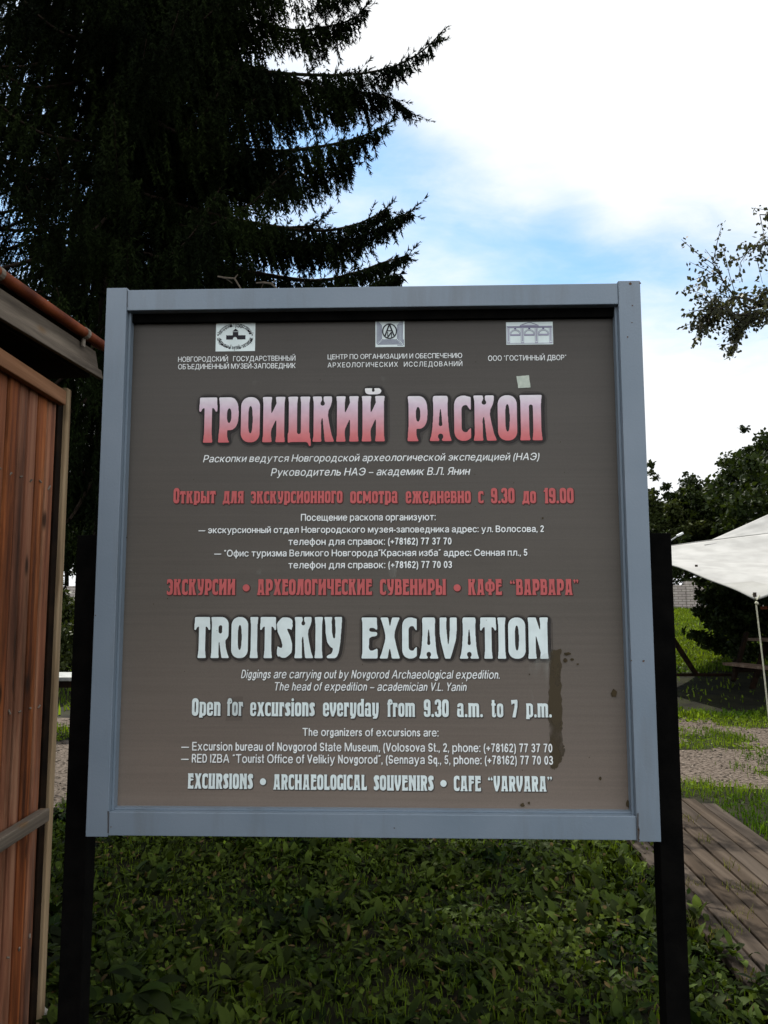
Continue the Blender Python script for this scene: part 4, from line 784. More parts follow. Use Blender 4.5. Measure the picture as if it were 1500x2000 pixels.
# ---------------------------------------------------------------- ground, gravel, boardwalk
rng = np.random.default_rng(7)
_lat = rng.random((64, 64))
def vnoise(x, y, s):
    x = np.asarray(x)/s+17.3; y = np.asarray(y)/s+9.1; i = np.floor(x).astype(int); j = np.floor(y).astype(int); fx = x-i; fy = y-j; fx = fx*fx*(3-2*fx); fy = fy*fy*(3-2*fy)
    a = _lat[i % 64, j % 64]; b = _lat[(i+1) % 64, j % 64]; c = _lat[i % 64, (j+1) % 64]; d = _lat[(i+1) % 64, (j+1) % 64]
    return (a*(1-fx)+b*fx)*(1-fy)+(c*(1-fx)+d*fx)*fy
def fbm(x, y, s): return 0.55*vnoise(x, y, s)+0.3*vnoise(x+5, y+3, s/2.1)+0.15*vnoise(x+1, y+8, s/4.7)
def sheet_grid(xs, ys, zoff):
    Xg, Yg = np.meshgrid(xs, ys); Z = hgt(Xg, Yg)+zoff; V = np.stack([Xg, Yg, Z], -1).reshape(-1, 3); nx = len(xs); i, j = np.meshgrid(np.arange(nx-1), np.arange(len(ys)-1)); a = (j*nx+i).ravel()
    return V, np.stack([a, a+1, a+nx+1, a+nx], 1)
m_soil = mat_noise('ground_soil', (0.005, 0.0045, 0.0025), (0.013, 0.014, 0.005), 3.0, 0.95, lo=0.35, hi=0.62, bump=0.6, bscale=30)
xs = np.concatenate([-np.geomspace(700, 8, 22), np.linspace(-7.5, 12, 79), np.geomspace(12.6, 700, 22)]); ys = np.concatenate([-np.geomspace(200, 6, 10), np.linspace(-5.5, 30, 142), np.geomspace(31, 900, 22)])
V, F = sheet_grid(xs, ys, 0.0); go = link('ground', np_mesh('ground', V, F), m_soil, smooth=True); tag(go, kind='structure')
def pathness(x, y):                            # >0 where the gravel lies bare
    band = np.minimum(y-3.9-0.10*(x-2), 9.0-y+0.04*x)
    return sstep(-0.5, 0.8, band)*1.1+(fbm(x, y, 0.95)-0.5)*3.4*sstep(-0.8, 0.3, band)-1.06
xs = np.arange(-9, 11, 0.09); ys = np.arange(3.2, 9.8, 0.09); V, F = sheet_grid(xs, ys, 0.006)
cx = V[F].mean(1); keep = pathness(cx[:, 0], cx[:, 1]) > -0.16; F = F[keep]; used, invx = np.unique(F, return_inverse=True)
m_gravel = mat_noise('gravel', (0.026, 0.019, 0.013), (0.125, 0.102, 0.084), 34, 0.95, lo=0.36, hi=0.66, bump=1.0, bscale=70, det=8)
gp = link('gravel_path', np_mesh('gravel_path', V[used], invx.reshape(-1, 4)), m_gravel); tag(gp, kind='structure')
# loose stones on the gravel
n = 9000; x = rng.uniform(-4.5, 7.5, n); y = rng.uniform(3.6, 9.2, n); k = pathness(x, y) > -0.1; x, y = x[k], y[k]; n = len(x)
def octa(P, s, rg):
    B = np.array([[1, 0, 0], [-1, 0, 0], [0, 1, 0], [0, -1, 0], [0, 0, 1], [0, 0, -1.]]); Fo = np.array([[0, 2, 4], [2, 1, 4], [1, 3, 4], [3, 0, 4], [2, 0, 5], [1, 2, 5], [3, 1, 5], [0, 3, 5]])
    A = rg.uniform(0, 6.28, len(P)); c, q = np.cos(A), np.sin(A); V = B[None]*(s[:, None, None]*rg.uniform(0.6, 1.3, (len(P), 1, 3))); V = np.stack([V[..., 0]*c[:, None]-V[..., 1]*q[:, None], V[..., 0]*q[:, None]+V[..., 1]*c[:, None], V[..., 2]*0.7], -1)
    return (V+P[:, None, :]).reshape(-1, 3), (Fo[None]+6*np.arange(len(P))[:, None, None]).reshape(-1, 3)
V, F = octa(np.stack([x, y, hgt(x, y)+0.008], 1), rng.uniform(0.006, 0.02, n), rng)
m_pebble = mat_noise('pebbles', (0.03, 0.024, 0.018), (0.16, 0.135, 0.11), 4, 0.9, rand=0.4)
tag(link('loose_gravel', np_mesh('loose_gravel', V, F), m_pebble), kind='stuff')

# boardwalk: long boards running away from the viewer
bd_dir = np.array([ray(846, 1172)[0], ray(846, 1172)[1], 0]); bd_dir /= np.linalg.norm(bd_dir); bd_nrm = np.array([bd_dir[1], -bd_dir[0], 0]); DZ = 0.055
base0 = np.array([CAM[0], CAM[1], 0])
m_deck = wood('deck_boards', [(0.28, (0.009, 0.0065, 0.0045)), (0.5, (0.035, 0.0265, 0.0195)), (0.74, (0.072, 0.057, 0.044))], 11, 0.75, 0.25, (0.05, 0.035, 0.02), bump=0.5, rand=0.22, axis='Y', spec=0.04)
kf = (EYE-DZ)/EYE
mb = MB(); edges = [1.295, 1.415, 1.525, 1.635, 1.75, 1.865, 1.985, 2.10, 2.215]; rb = random.Random(3)
for i, (a, b) in enumerate(zip(edges, edges[1:])):
    g = rb.uniform(0.003, 0.007); far = 6.85+rb.uniform(-0.08, 0.08) if i < 6 else 6.5+rb.uniform(-0.1, 0.1); dz = rb.uniform(-0.002, 0.003); n = 9; ss = np.linspace(-1.5, far, n)
    prof = [(a*kf+g, DZ-0.03), (a*kf+g, DZ-0.003), (a*kf+g+0.003, DZ), (b*kf-g-0.003, DZ), (b*kf-g, DZ-0.003), (b*kf-g, DZ-0.03)]; rings = []
    for s in ss: w = rb.uniform(-0.0015, 0.0015); rings.append([mb.bm.verts.new(Vector(base0+bd_dir*s+bd_nrm*(p+w)+np.array([0, 0, z+dz]))) for p, z in prof])
    for r0, r1 in zip(rings, rings[1:]):
        for k in range(6): mb.bm.faces.new((r0[k], r0[(k+1) % 6], r1[(k+1) % 6], r1[k]))
    mb.bm.faces.new(rings[0]); mb.bm.faces.new(rings[-1][::-1])
tag(mb.build('boardwalk', m_deck), kind='structure')
jb = MB()
for s in np.arange(-1.2, 6.6, 0.62): p = base0+bd_dir*s; jb.bar(tuple(p+bd_nrm*1.26+np.array([0, 0, 0.012])), tuple(p+bd_nrm*2.12+np.array([0, 0, 0.012])), 0.05, 0.024)
tag(jb.build('boardwalk_joists', m_dark), kind='structure')
def deck_lat(x, y): d = np.stack([x-CAM[0], y-CAM[1]], -1); return d @ bd_nrm[:2], d @ bd_dir[:2]

# leaves: grids of vertices placed by arrays
def leaves(P, az, tilt, L, Wd, curl, nu=5, shape=0.9):
    """P base points, az heading, tilt rise angle; blades that arch over; returns V, F"""
    n = len(P); u = np.linspace(0, 1, nu); prof = np.sin(np.pi*np.clip(u, 0.03, 0.985)**shape)**0.8; prof[0] = 0.12
    ang = tilt[:, None]-curl[:, None]*u[None]; du = np.diff(u, prepend=0)[None]
    f = np.cumsum(np.cos(ang)*du, 1)*L[:, None]; z = np.cumsum(np.sin(ang)*du, 1)*L[:, None]; wv = prof[None]*Wd[:, None]/2
    ca, sa = np.cos(az)[:, None], np.sin(az)[:, None]; V = np.zeros((n, nu, 3, 3))
    for k, sgn in enumerate((-1, 0, 1)):
        lift = 0.22*abs(sgn)*wv; V[:, :, k, 0] = P[:, 0:1]+f*ca-sgn*wv*sa; V[:, :, k, 1] = P[:, 1:2]+f*sa+sgn*wv*ca; V[:, :, k, 2] = P[:, 2:3]+z+lift
    i, k = np.meshgrid(np.arange(nu-1), np.arange(2), indexing='ij'); a = (i*3+k).ravel(); q = np.stack([a, a+1, a+4, a+3], 1)
    return V.reshape(-1, 3), (q[None]+(nu*3)*np.arange(n)[:, None, None]).reshape(-1, 4)
m_weed = mat_leaf('broad_leaves', (0.006, 0.015, 0.002), (0.040, 0.058, 0.007), 2.2, 0.22, 0.7, 0.75)
N = 4200
x = rng.uniform(-2.6, 2.6, N); y = rng.uniform(-0.3, 5.2, N); la, al = deck_lat(x, y)
k = ((la < 1.27+0.10*(fbm(x, y, 0.5)-0.5)) | (al < 3.6-1.5*(la-1.27)) & (la < 1.62)) & (pathness(x, y) < 0.05) & ~((x < C0[0]+0.1) & (y < 1.2)); x, y = x[k], y[k]
m_ = rng.integers(5, 10, len(x)); xi = np.repeat(x, m_); yi = np.repeat(y, m_); n = len(xi); big = np.repeat(0.5+0.9*fbm(x, y, 0.7)+rng.uniform(-0.15, 0.35, len(x)), m_)
zi = np.where(deck_lat(xi, yi)[0] > 1.29*kf, DZ, 0.0)
P = np.stack([xi+rng.normal(0, 0.025, n), yi+rng.normal(0, 0.025, n), hgt(xi, yi)+zi+rng.uniform(0, 0.02, n)], 1)
V, F = leaves(P, rng.uniform(0, 6.28, n), rng.uniform(0.25, 1.4, n), 0.060*big*rng.uniform(0.55, 1.7, n), 0.032*big*rng.uniform(0.7, 1.4, n), rng.uniform(0.2, 1.6, n), 5, rng.choice([0.9]))
tag(link('ground_leaves', np_mesh('ground_leaves', V, F), m_weed, smooth=True), 'dense low broad leaved weeds covering the shaded ground', 'weeds', kind='stuff')
m_grass = mat_leaf('grass_blades', (0.026, 0.058, 0.003), (0.115, 0.168, 0.014), 0.9, 0.35, 0.6, 0.5)
_yn, _yf = gnd(1430, 1392)[1], gnd(1430, 1320)[1]
def bare_for_shade(x, y):                            # grass left out so dark soil stands in for canopy shade
    return (x > 2.4+0.5*vnoise(y, x, 0.6)) & (y > _yn+1.0*(fbm(x, y, 0.7)-0.5)) & (y < _yf+1.6*(fbm(x, y+9, 0.8)-0.5))
def blades(x, y, z, h, w, rg):
    n = len(x); az = rg.uniform(0, 6.28, n); lean = rg.uniform(0.05, 0.7, n)*h; ca, sa = np.cos(az), np.sin(az); b2 = az+rg.uniform(-1, 1, n)+1.57; cb, sb = np.cos(b2)*w/2, np.sin(b2)*w/2
    V = np.zeros((n, 5, 3)); V[:, 0] = np.stack([x-cb, y-sb, z], 1); V[:, 1] = np.stack([x+cb, y+sb, z], 1)
    mx, my = x+ca*lean*0.35, y+sa*lean*0.35; V[:, 2] = np.stack([mx+cb*.8, my+sb*.8, z+h*0.6], 1); V[:, 3] = np.stack([mx-cb*.8, my-sb*.8, z+h*0.6], 1); V[:, 4] = np.stack([x+ca*lean, y+sa*lean, z+h], 1)
    F = np.array([[0, 1, 2], [0, 2, 3], [3, 2, 4]]); return V.reshape(-1, 3), (F[None]+5*np.arange(n)[:, None, None]).reshape(-1, 3)
def cover(n, x0, x1, y0, y1, h, w, bias, rg):
    x = rg.uniform(x0, x1, n); y = rg.uniform(y0, y1, n); la, al = deck_lat(x, y); ok = (pathness(x, y)+rg.normal(0, 0.10, n) < bias) & ~((la > 1.28*kf) & (la < 2.2*kf) & (al < 6.8)) & ~((x < C0[0]+0.05) & (y < 1.15)) & (~bare_for_shade(x, y) | (rg.random(n) < 0.05))
    x, y = x[ok], y[ok]; hh = h*(0.5+0.9*fbm(x, y, 0.9))*rg.uniform(0.5, 1.4, len(x)); return blades(x, y, hgt(x, y), hh, w*rg.uniform(0.6, 1.4, len(x)), rg)
VS, FS, nv = [], [], 0
for a in ((14000, 1.9, 6.0, -0.5, 3.0, 0.06, 0.008, 9, rng), (42000, 1.2, 7.5, 2.6, 9.5, 0.06, 0.008, -0.02, rng), (70000, 1.5, 13, 9.0, 26, 0.09, 0.020, 9, rng), (14000, -2.6, 2.2, 0.3, 4.2, 0.05, 0.006, 0.1, rng), (14000, -4.5, 0.5, 4, 9.5, 0.07, 0.010, -0.10, rng), (16000, -12, 1.5, 9, 26, 0.15, 0.024, 9, rng)):
    V, F = cover(*a); VS.append(V); FS.append(F+nv); nv += len(V)
tag(link('grass', np_mesh('grass', np.concatenate(VS), np.concatenate(FS)), m_grass), 'rough green grass in tufts along the gravel and up the bank', 'grass', kind='stuff')
# tufts in the deck gaps, dead blades
m_dry = mat_leaf('dry_blades', (0.07, 0.055, 0.02), (0.10, 0.11, 0.03), 3, 0.3, 0.6, 0.4)
VS, FS, nv = [], [], 0
for px, py in ((1367, 1652), (1422, 1705), (1347, 1742), (1430, 1748), (1475, 1752), (1444, 1800), (1360, 1835), (1350, 1810), (1465, 1930), (1395, 1850), (1345, 1606), (1420, 1830)):
    p = gnd(px, py); k = 26; V, F = blades(p[0]+rng.normal(0, 0.03, k), p[1]+rng.normal(0, 0.05, k)-0.05, np.full(k, DZ-0.01), rng.uniform(0.015, 0.055, k), np.full(k, 0.005), rng); VS.append(V); FS.append(F+nv); nv += len(V)
tag(link('deck_tufts', np_mesh('deck_tufts', np.concatenate(VS), np.concatenate(FS)), m_dry), 'small dry grass tufts growing through the boardwalk gaps', 'grass', kind='stuff')
n = 1500; x = rng.uniform(-2.4, 1.4, n); y = rng.uniform(-0.2, 4.2, n); V, F = leaves(np.stack([x, y, hgt(x, y)+rng.uniform(0.01, 0.07, n)], 1), rng.uniform(0, 6.28, n), rng.uniform(-0.3, 0.6, n), rng.uniform(0.02, 0.06, n), rng.uniform(0.01, 0.026, n), rng.uniform(-1, 2, n), 4)
m_litter = mat_leaf('dead_leaves', (0.040, 0.026, 0.010), (0.085, 0.060, 0.022), 6, 0.1, 0.8, 0.5)
tag(link('leaf_litter', np_mesh('leaf_litter', V, F), m_litter), 'brown dead leaves scattered among the weeds', 'leaf litter', kind='stuff')
# tall weed close to the left post
wd = empty('leafy_weed', tuple(gnd(235, 1995)*np.array([1, 1, 0]))); tag(wd, 'big leaved weed at the foot of the left black post', 'weed')
mb = MB(); VS, FS, nv = [], [], 0
for px, py, d, hd, Lg in ((215, 1900, 2.75, 0.4, 0.17), (270, 1940, 2.7, -0.3, 0.19), (300, 1925, 2.8, 0.3, 0.15), (240, 1960, 2.6, 2.6, 0.16), (190, 1955, 2.7, 2.9, 0.14), (330, 1965, 2.75, -0.2, 0.15), (290, 1985, 2.6, -1.2, 0.17), (205, 1840, 2.85, 1.0, 0.13), (180, 1990, 2.6, -2.2, 0.14), (250, 1895, 2.85, 1.4, 0.12), (345, 1990, 2.7, -0.6, 0.13)):
    p = at(px, py, d); foot = Vector(wd.location)+Vector((rng.normal(0, 0.02), rng.normal(0, 0.02), -0.02)); mid = (foot+Vector(p))/2+Vector((0, 0, 0.03)); mb.tube([foot, mid, Vector(p)], [0.005, 0.004, 0.0025], 6)
    for da, lk, wk in ((0, 1, 0.42), (0.75, 0.72, 0.3), (-0.75, 0.72, 0.3)):
        V, F = leaves(np.array([p]), np.array([hd+da]), np.array([0.35+0.2*rng.normal()]), np.array([Lg*lk*0.8]), np.array([Lg*wk]), np.array([0.9]), 7); VS.append(V); FS.append(F+nv); nv += len(V)
mb.build('stem', m_weed, wd, True); link('foliage', np_mesh('foliage', np.concatenate(VS), np.concatenate(FS)), m_weed, wd, True)

# ---------------------------------------------------------------- the spruce
rg = np.random.default_rng(21)
TD = 7.4; tb = gnd(215, 1420); tp = at(215, 1172, TD); TX, TY = tp[0], tp[1]; TZ = float(hgt(TX, TY))
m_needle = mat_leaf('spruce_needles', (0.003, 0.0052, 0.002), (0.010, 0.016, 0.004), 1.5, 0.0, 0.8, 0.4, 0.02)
m_bark = mat_noise('spruce_bark', (0.012, 0.009, 0.007), (0.035, 0.026, 0.020), 9, 0.95, stretch=(1, 1, 0.3), bump=1.0, bscale=14)
m_twig = mat_noise('spruce_twig', (0.016, 0.011, 0.008), (0.035, 0.025, 0.018), 20, 0.9)
spruce = empty('spruce_tree', (TX, TY, TZ)); tag(spruce, 'tall dark spruce with drooping curtains of needles behind the board', 'tree')
TH = 17.0
mb = MB(); zs = np.linspace(-0.2, TH, 30); mb.tube([(TX+0.05*math.sin(z*0.7), TY+0.05*math.cos(z*0.5), TZ+z) for z in zs], [0.24*(1-z/TH)**0.8+0.015 for z in np.maximum(zs, 0)], 12); mb.build('trunk', m_bark, spruce, True)
wood_mb = MB(); S_p, S_d, S_L, S_w = [], [], [], []      # hanging strands: start, direction, length, needle length
def strands(P, D, L, w=0.028): S_p.append(P); S_d.append(D); S_L.append(L); S_w.append(np.full(len(P), w))
def sample(pts, n):
    pts = np.asarray(pts, float); seg = np.linalg.norm(np.diff(pts, axis=0), axis=1); cum = np.concatenate([[0], np.cumsum(seg)]); t = (np.arange(n)+0.5)/n*cum[-1]
    return np.stack([np.interp(t, cum, pts[:, k]) for k in range(3)], 1), t/cum[-1]
def smooth_curve(pts, n=26):
    pts = np.asarray(pts, float); k = len(pts); t = np.linspace(0, k-1, n); i = np.clip(t.astype(int), 0, k-2); f = (t-i)[:, None]
    p = np.vstack([2*pts[0]-pts[1], pts, 2*pts[-1]-pts[-2]]); a, b, c, d = p[i], p[i+1], p[i+2], p[i+3]
    return 0.5*((2*b)+(c-a)*f+(2*a-5*b+4*c-d)*f*f+(3*b-3*c+d-a)*f**3)
def bough(pts, curtain, dens=250, side=0.30, rad=0.022, tipfan=7, w=0.046, gaps=0.0):
    """pts from the trunk outwards; curtain(t) hanging length along it"""
    c = smooth_curve(pts); wood_mb.tube([tuple(q) for q in c], list(np.linspace(rad, 0.004, len(c))), 6)
    Ltot = np.linalg.norm(np.diff(c, axis=0), axis=1).sum(); n = int(Ltot*dens); P, t = sample(c, n); tan = np.gradient(c, axis=0); tan /= np.linalg.norm(tan, axis=1)[:, None]
    ti = tan[np.clip((t*(len(c)-1)).astype(int), 0, len(c)-1)]; sd = np.cross(ti, [0, 0, 1]); sd /= np.linalg.norm(sd, axis=1)[:, None]+1e-9
    lat = rg.normal(0, 1, n)*side*np.clip(1.15-t, 0.12, 1)*0.6; keep = rg.random(n) > gaps*(fbm(P[:, 0]*3+P[:, 2], P[:, 1]*3, 0.35) > 0.5)
    L = curtain(t)*rg.uniform(0.45, 1.08, n)*(0.75+0.5*vnoise(P[:, 0]*9, P[:, 1]*9, 1.0))
    st = P+sd*lat[:, None]-np.array([0, 0, 1])*np.abs(lat)[:, None]*0.35; D = np.stack([ti[:, 0]*0.28+rg.normal(0, .09, n), ti[:, 1]*0.28+rg.normal(0, .09, n), np.full(n, -1.0)], 1)
    keep &= (t > 0.9) | (vnoise(st[:, 0]*1.7+st[:, 2], st[:, 1]*1.7-st[:, 2]*0.6, 0.62) > 0.24)            # clumps with holes between
    strands(st[keep], D[keep], L[keep], w)
    # needles along the bough itself, side sprays
    m = int(Ltot*16); P2, t2 = sample(c, m); tj = tan[np.clip((t2*(len(c)-1)).astype(int), 0, len(c)-1)]; sj = np.cross(tj, [0, 0, 1]); s = rg.choice([-1, 1], m)[:, None]
    D2 = tj*0.9+sj*s*rg.uniform(0.3, 1.0, (m, 1))+np.stack([np.zeros(m), np.zeros(m), rg.normal(-0.25, 0.22, m)], 1); k = t2 > 0.25
    strands(P2[k], D2[k], (0.10+0.20*np.clip(1.1-t2, 0, 1)*rg.uniform(0.4, 1, m))[k], w*0.85)
    e = tan[-1]; tf = []
    for j in range(tipfan):
        a = c[-1-j*2] if j*2 < len(c) else c[0]; r = np.cross(e, [0, 0, 1]); dd = e*0.9+np.array([0, 0, 1])*(0.35 if j % 3 == 0 else -0.55 if j % 3 == 1 else -0.1)*rg.uniform(0.5, 1.1)+r*rg.normal(0, 0.3); tf.append((a, dd))
    strands(np.array([q[0] for q in tf]), np.array([q[1] for q in tf]), rg.uniform(0.10, 0.22, len(tf)), w*0.85); strands(c[-1][None]-e*0.05, e[None], np.array([0.16]), w*0.85)
# boughs one can tell apart against the sky, each at its own distance
def hero(px, depth, lens, **k):
    pts = [at(x, y, d) for (x, y), d in zip(px, np.linspace(TD-0.2, depth, len(px)))]; ts = np.linspace(0, 1, len(lens)); m = depth/FPX
    bough(pts, lambda t: np.interp(t, ts, lens)*m, **k)
hero([(260, -40), (430, 20), (560, 58), (640, 52), (690, 36), (714, 14)], 7.0, [150, 190, 150, 90, 60, 18], gaps=0.3)
hero([(250, -120), (420, -60), (560, -20), (650, -8), (700, -20)], 6.8, [120, 140, 110, 60, 20], gaps=0.3)
hero([(250, 60), (400, 118), (520, 140), (600, 146), (680, 146), (760, 133), (820, 103), (858, 68)], 6.7, [160, 190, 210, 205, 160, 125, 70, 36, 14], gaps=0.45, side=0.22)
hero([(420, 110), (600, 165), (700, 180), (760, 190), (804, 221)], 6.9, [120, 140, 100, 50, 16], gaps=0.3)
hero([(250, 225), (400, 275), (520, 295), (620, 287), (690, 272), (725, 258), (752, 244)], 6.6, [120, 150, 130, 105, 80, 50, 16], gaps=0.25)
hero([(300, 270), (450, 330), (560, 345), (640, 330), (684, 322)], 6.9, [110, 120, 90, 70, 40], gaps=0.3)
hero([(280, 380), (420, 420), (520, 440), (620, 451), (690, 440), (735, 420), (757, 404)], 6.4, [100, 90, 85, 80, 70, 40, 14], gaps=0.25, side=0.2)
hero([(420, 430), (560, 470), (660, 478), (735, 448), (770, 428), (802, 413)], 6.2, [90, 80, 70, 55, 30, 12], gaps=0.2, side=0.2)
hero([(420, 520), (600, 548), (690, 534), (745, 514), (798, 498)], 6.3, [70, 60, 50, 34, 12], gaps=0.2, side=0.2)
hero([(430, 560), (600, 590), (700, 570), (750, 545), (782, 535)], 6.0, [70, 60, 40, 30, 12], side=0.25)
hero([(500, 455), (560, 446), (610, 440), (637, 418)], 6.6, [30, 30, 16, 8], dens=30, side=0.1)
# the rest of the crown, whorl on whorl
def crown_r(h): return 3.15*np.clip(1-(h-1.5)/(TH-1.2), 0, 1)**0.75
h = 1.7; az0 = 0.0
view_az = math.atan2(tp[1]-CAM[1], tp[0]-CAM[0])
while h < TH-0.4:
    near = h < 9.5; nb = 9 if near else 6; az0 += 0.9
    for j in range(nb):
        az = az0+j*6.283/nb+rg.normal(0, 0.16); r = crown_r(h)*rg.uniform(0.75, 1.02)
        ca, sa = math.cos(az), math.sin(az)
        to_r = ca*math.sin(view_az)-sa*math.cos(view_az)            # how far it points to the viewer's right
        if h < 2.6 and to_r < 0.35: continue                         # bare below on the open side
        if h < 4.1 and to_r > 0.55: r *= 1.5  # unseen behind the board, stretched to shade the boardwalk
        elif to_r > 0.45: r *= 1.12 if h < 4.0 else 0.60 if h < 8 else 0.75   # low boughs lengthened for shade; higher the right side is carried by the boughs above
        dr = rg.uniform(0.22, 0.42); pts = [(TX+ca*r*f, TY+sa*r*f, TZ+h+z) for f, z in ((0.02, 0.05), (0.25, -0.02*r), (0.55, -dr*r*0.55), (0.8, -dr*r*0.62), (1.0, -dr*r*0.45))]
        if near: bough(pts, lambda t: np.interp(t, [0, 0.3, 0.7, 1], [0.25, 0.55, 0.5, 0.12])*rg.uniform(0.8, 1.2), dens=(74 if to_r > -0.3 else 64), side=0.42, tipfan=5, w=0.044)
        else: bough(pts, lambda t: np.interp(t, [0, 0.3, 0.7, 1], [0.3, 0.6, 0.5, 0.15]), dens=34, side=0.40, tipfan=3, w=0.06)
    h += 0.34 if near else 0.55
wood_mb.build('boughs', m_twig, spruce, True)
P = np.concatenate(S_p); D = np.concatenate(S_d); L = np.concatenate(S_L); Wn = np.concatenate(S_w); D /= np.linalg.norm(D, axis=1)[:, None]
def needles(P, D, L, Wn, rg, density=135.0):
    fine = Wn < 0.05; cnt = np.maximum(3, (L*np.where(fine, density, density*0.45)).astype(int)); i = np.repeat(np.arange(len(P)), cnt); n = len(i); s = rg.random(n); d = D[i]
    q = P[i]+d*(s*L[i])[:, None]; q[:, 2] -= 0.12*(s*L[i])**2*(1-np.abs(d[:, 2]))
    r = rg.normal(0, 1, (n, 3)); r -= d*(r*d).sum(1)[:, None]; r /= np.linalg.norm(r, axis=1)[:, None]; nd = d*0.75+r*rg.uniform(0.35, 0.85, (n, 1)); nd /= np.linalg.norm(nd, axis=1)[:, None]
    sd = np.cross(nd, rg.normal(0, 1, (n, 3))); sd /= np.linalg.norm(sd, axis=1)[:, None]; ln = Wn[i]*rg.uniform(0.7, 1.25, n)*np.where(s > 0.9, 0.8, 1); w = ln*0.15
    V = np.stack([q-sd*w[:, None], q+sd*w[:, None], q+nd*ln[:, None]], 1).reshape(-1, 3)
    # twig of each strand, two thin crossing blades
    m = len(P); e = P+D*L[:, None]; x = np.cross(D, [0.3, 0.9, 0.1]); x /= np.linalg.norm(x, axis=1)[:, None]; y = np.cross(D, x); V2 = np.concatenate([np.stack([P-a*0.0025, P+a*0.0025, e], 1).reshape(-1, 3) for a in (x, y)])
    V = np.concatenate([V, V2]); return V, np.arange(len(V)).reshape(-1, 3)
V, F = needles(P, D, L, Wn, rg)
print('spruce strands', len(P), 'faces', len(F))
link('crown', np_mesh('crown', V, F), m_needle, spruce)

# ---------------------------------------------------------------- leafy trees, bushes
def leaf_quads(P, size, rg, droop=0.3):
    n = len(P); a = rg.normal(0, 1, (n, 3)); a[:, 2] -= droop; a /= np.linalg.norm(a, axis=1)[:, None]; b = np.cross(a, rg.normal(0, 1, (n, 3))); b /= np.linalg.norm(b, axis=1)[:, None]; s = size*rg.uniform(0.6, 1.35, n)
    V = np.stack([P, P+(a*0.5+b*0.33)*s[:, None], P+a*s[:, None], P+(a*0.5-b*0.33)*s[:, None]], 1).reshape(-1, 3); return V, np.arange(4*n).reshape(-1, 4)
def leafy(name, label, cat, loc, H, Rr, nleaf, size, mat, seed, group=None, trunk_h=0.25, sub=None, wisps=0.25, barkmat=None):
    rg = np.random.default_rng(seed); rb = random.Random(seed); x, y = loc; z = float(hgt(x, y)); root = empty(name, (x, y, z)); tag(root, label, cat, group)
    mb = MB(); tops = []; th = H*trunk_h
    mb.tube([(x, y, z-0.2), (x+rb.uniform(-.1, .1), y, z+th), (x+rb.uniform(-.2, .2), y, z+H*0.6), (x, y, z+H*0.93)], [0.03*H*0.7, 0.024*H*0.7, 0.012*H*0.7, 0.01], 8)
    nb = 16
    for i in range(nb):
        f = (i+0.5)/nb; h0 = th+(H*0.9-th)*f*0.85; az = i*2.4+rb.uniform(-.4, .4); r = Rr*math.sin(math.pi*min(0.95, 0.22+0.75*f))**0.8*rb.uniform(0.7, 1.05); up = H*0.16*rb.uniform(0.5, 1.4)
        e = (x+math.cos(az)*r, y+math.sin(az)*r, z+h0+up); m = (x+math.cos(az)*r*0.5, y+math.sin(az)*r*0.5, z+h0+up*0.65); mb.tube([(x, y, z+h0), m, e], [0.012*H*0.5, 0.008*H*0.5, 0.006], 6); tops += [(e, 0.30*Rr), (m, 0.36*Rr)]
        for q in range(2):
            a2 = az+rb.uniform(-1, 1); l2 = Rr*0.35; e2_ = (e[0]+math.cos(a2)*l2, e[1]+math.sin(a2)*l2, e[2]+H*0.07*rb.uniform(-.6, 1.4)); mb.tube([m, e, e2_] if q else [e, e2_], 0.008, 5); tops.append((e2_, 0.2*Rr))
    tops.append(((x, y, z+H*0.92), 0.25*Rr))
    for i in range(int(30*wisps/0.25)):
        c, r = rb.choice(tops); tops.append(((c[0]+rb.gauss(0, r), c[1]+rb.gauss(0, r), c[2]+abs(rb.gauss(0, r*1.3))), 0.085*Rr))
    mb.build('trunk', barkmat or m_bark, root, True)
    ctr = np.array([t[0] for t in tops]); rad = np.array([t[1] for t in tops]); w = rad**1.6; w /= w.sum(); k = rg.choice(len(tops), nleaf, p=w); v = rg.normal(0, 1, (nleaf, 3)); v /= np.linalg.norm(v, axis=1)[:, None]
    P = ctr[k]+v*(rad[k]*rg.random(nleaf)**0.5)[:, None]*np.array([1, 1, 0.72]); P[:, 2] = np.maximum(P[:, 2], z+0.03)
    V, F = leaf_quads(P, size, rg); link('crown', np_mesh('crown', V, F), mat, root); return root
m_leafA = mat_leaf('dark_leaves', (0.007, 0.013, 0.004), (0.024, 0.036, 0.009), 0.5, 0.25, 0.55, 0.45)
m_leafB = mat_leaf('olive_leaves', (0.016, 0.024, 0.006), (0.038, 0.048, 0.014), 0.5, 0.22, 0.55, 0.45)
def place(px, d): p = at(px, 1172, d); return (p[0], p[1])
tg = 'trees beyond the grassy bank'
leafy('leafy_tree', 'tallest leafy tree beyond the bank, above the white canopy', 'tree', place(1512, 31), 6.7, 2.5, 38000, 0.15, m_leafA, 2, tg)
leafy('leafy_tree', 'small leafy tree beyond the bank with a thin upright top shoot', 'tree', place(1345, 33), 5.1, 1.1, 18000, 0.13, m_leafA, 3, tg)
leafy('leafy_tree', 'bushy olive green tree next to the right edge of the board frame', 'tree', place(1268, 32), 4.9, 1.6, 20000, 0.15, m_leafB, 4, tg)
leafy('leafy_tree', 'low leafy tree between the olive tree and the tallest tree', 'tree', place(1405, 34), 4.4, 1.7, 20000, 0.14, m_leafA, 9, tg)
leafy('leafy_tree', 'leafy tree behind the canopy at the right edge', 'tree', place(1590, 27), 5.6, 2.6, 13000, 0.2, m_leafA, 6, tg)
leafy('leafy_tree', 'leafy tree far beyond the shed corner, left of the black post', 'tree', place(130, 34), 5.2, 2.4, 12000, 0.2, m_leafA, 7, tg)
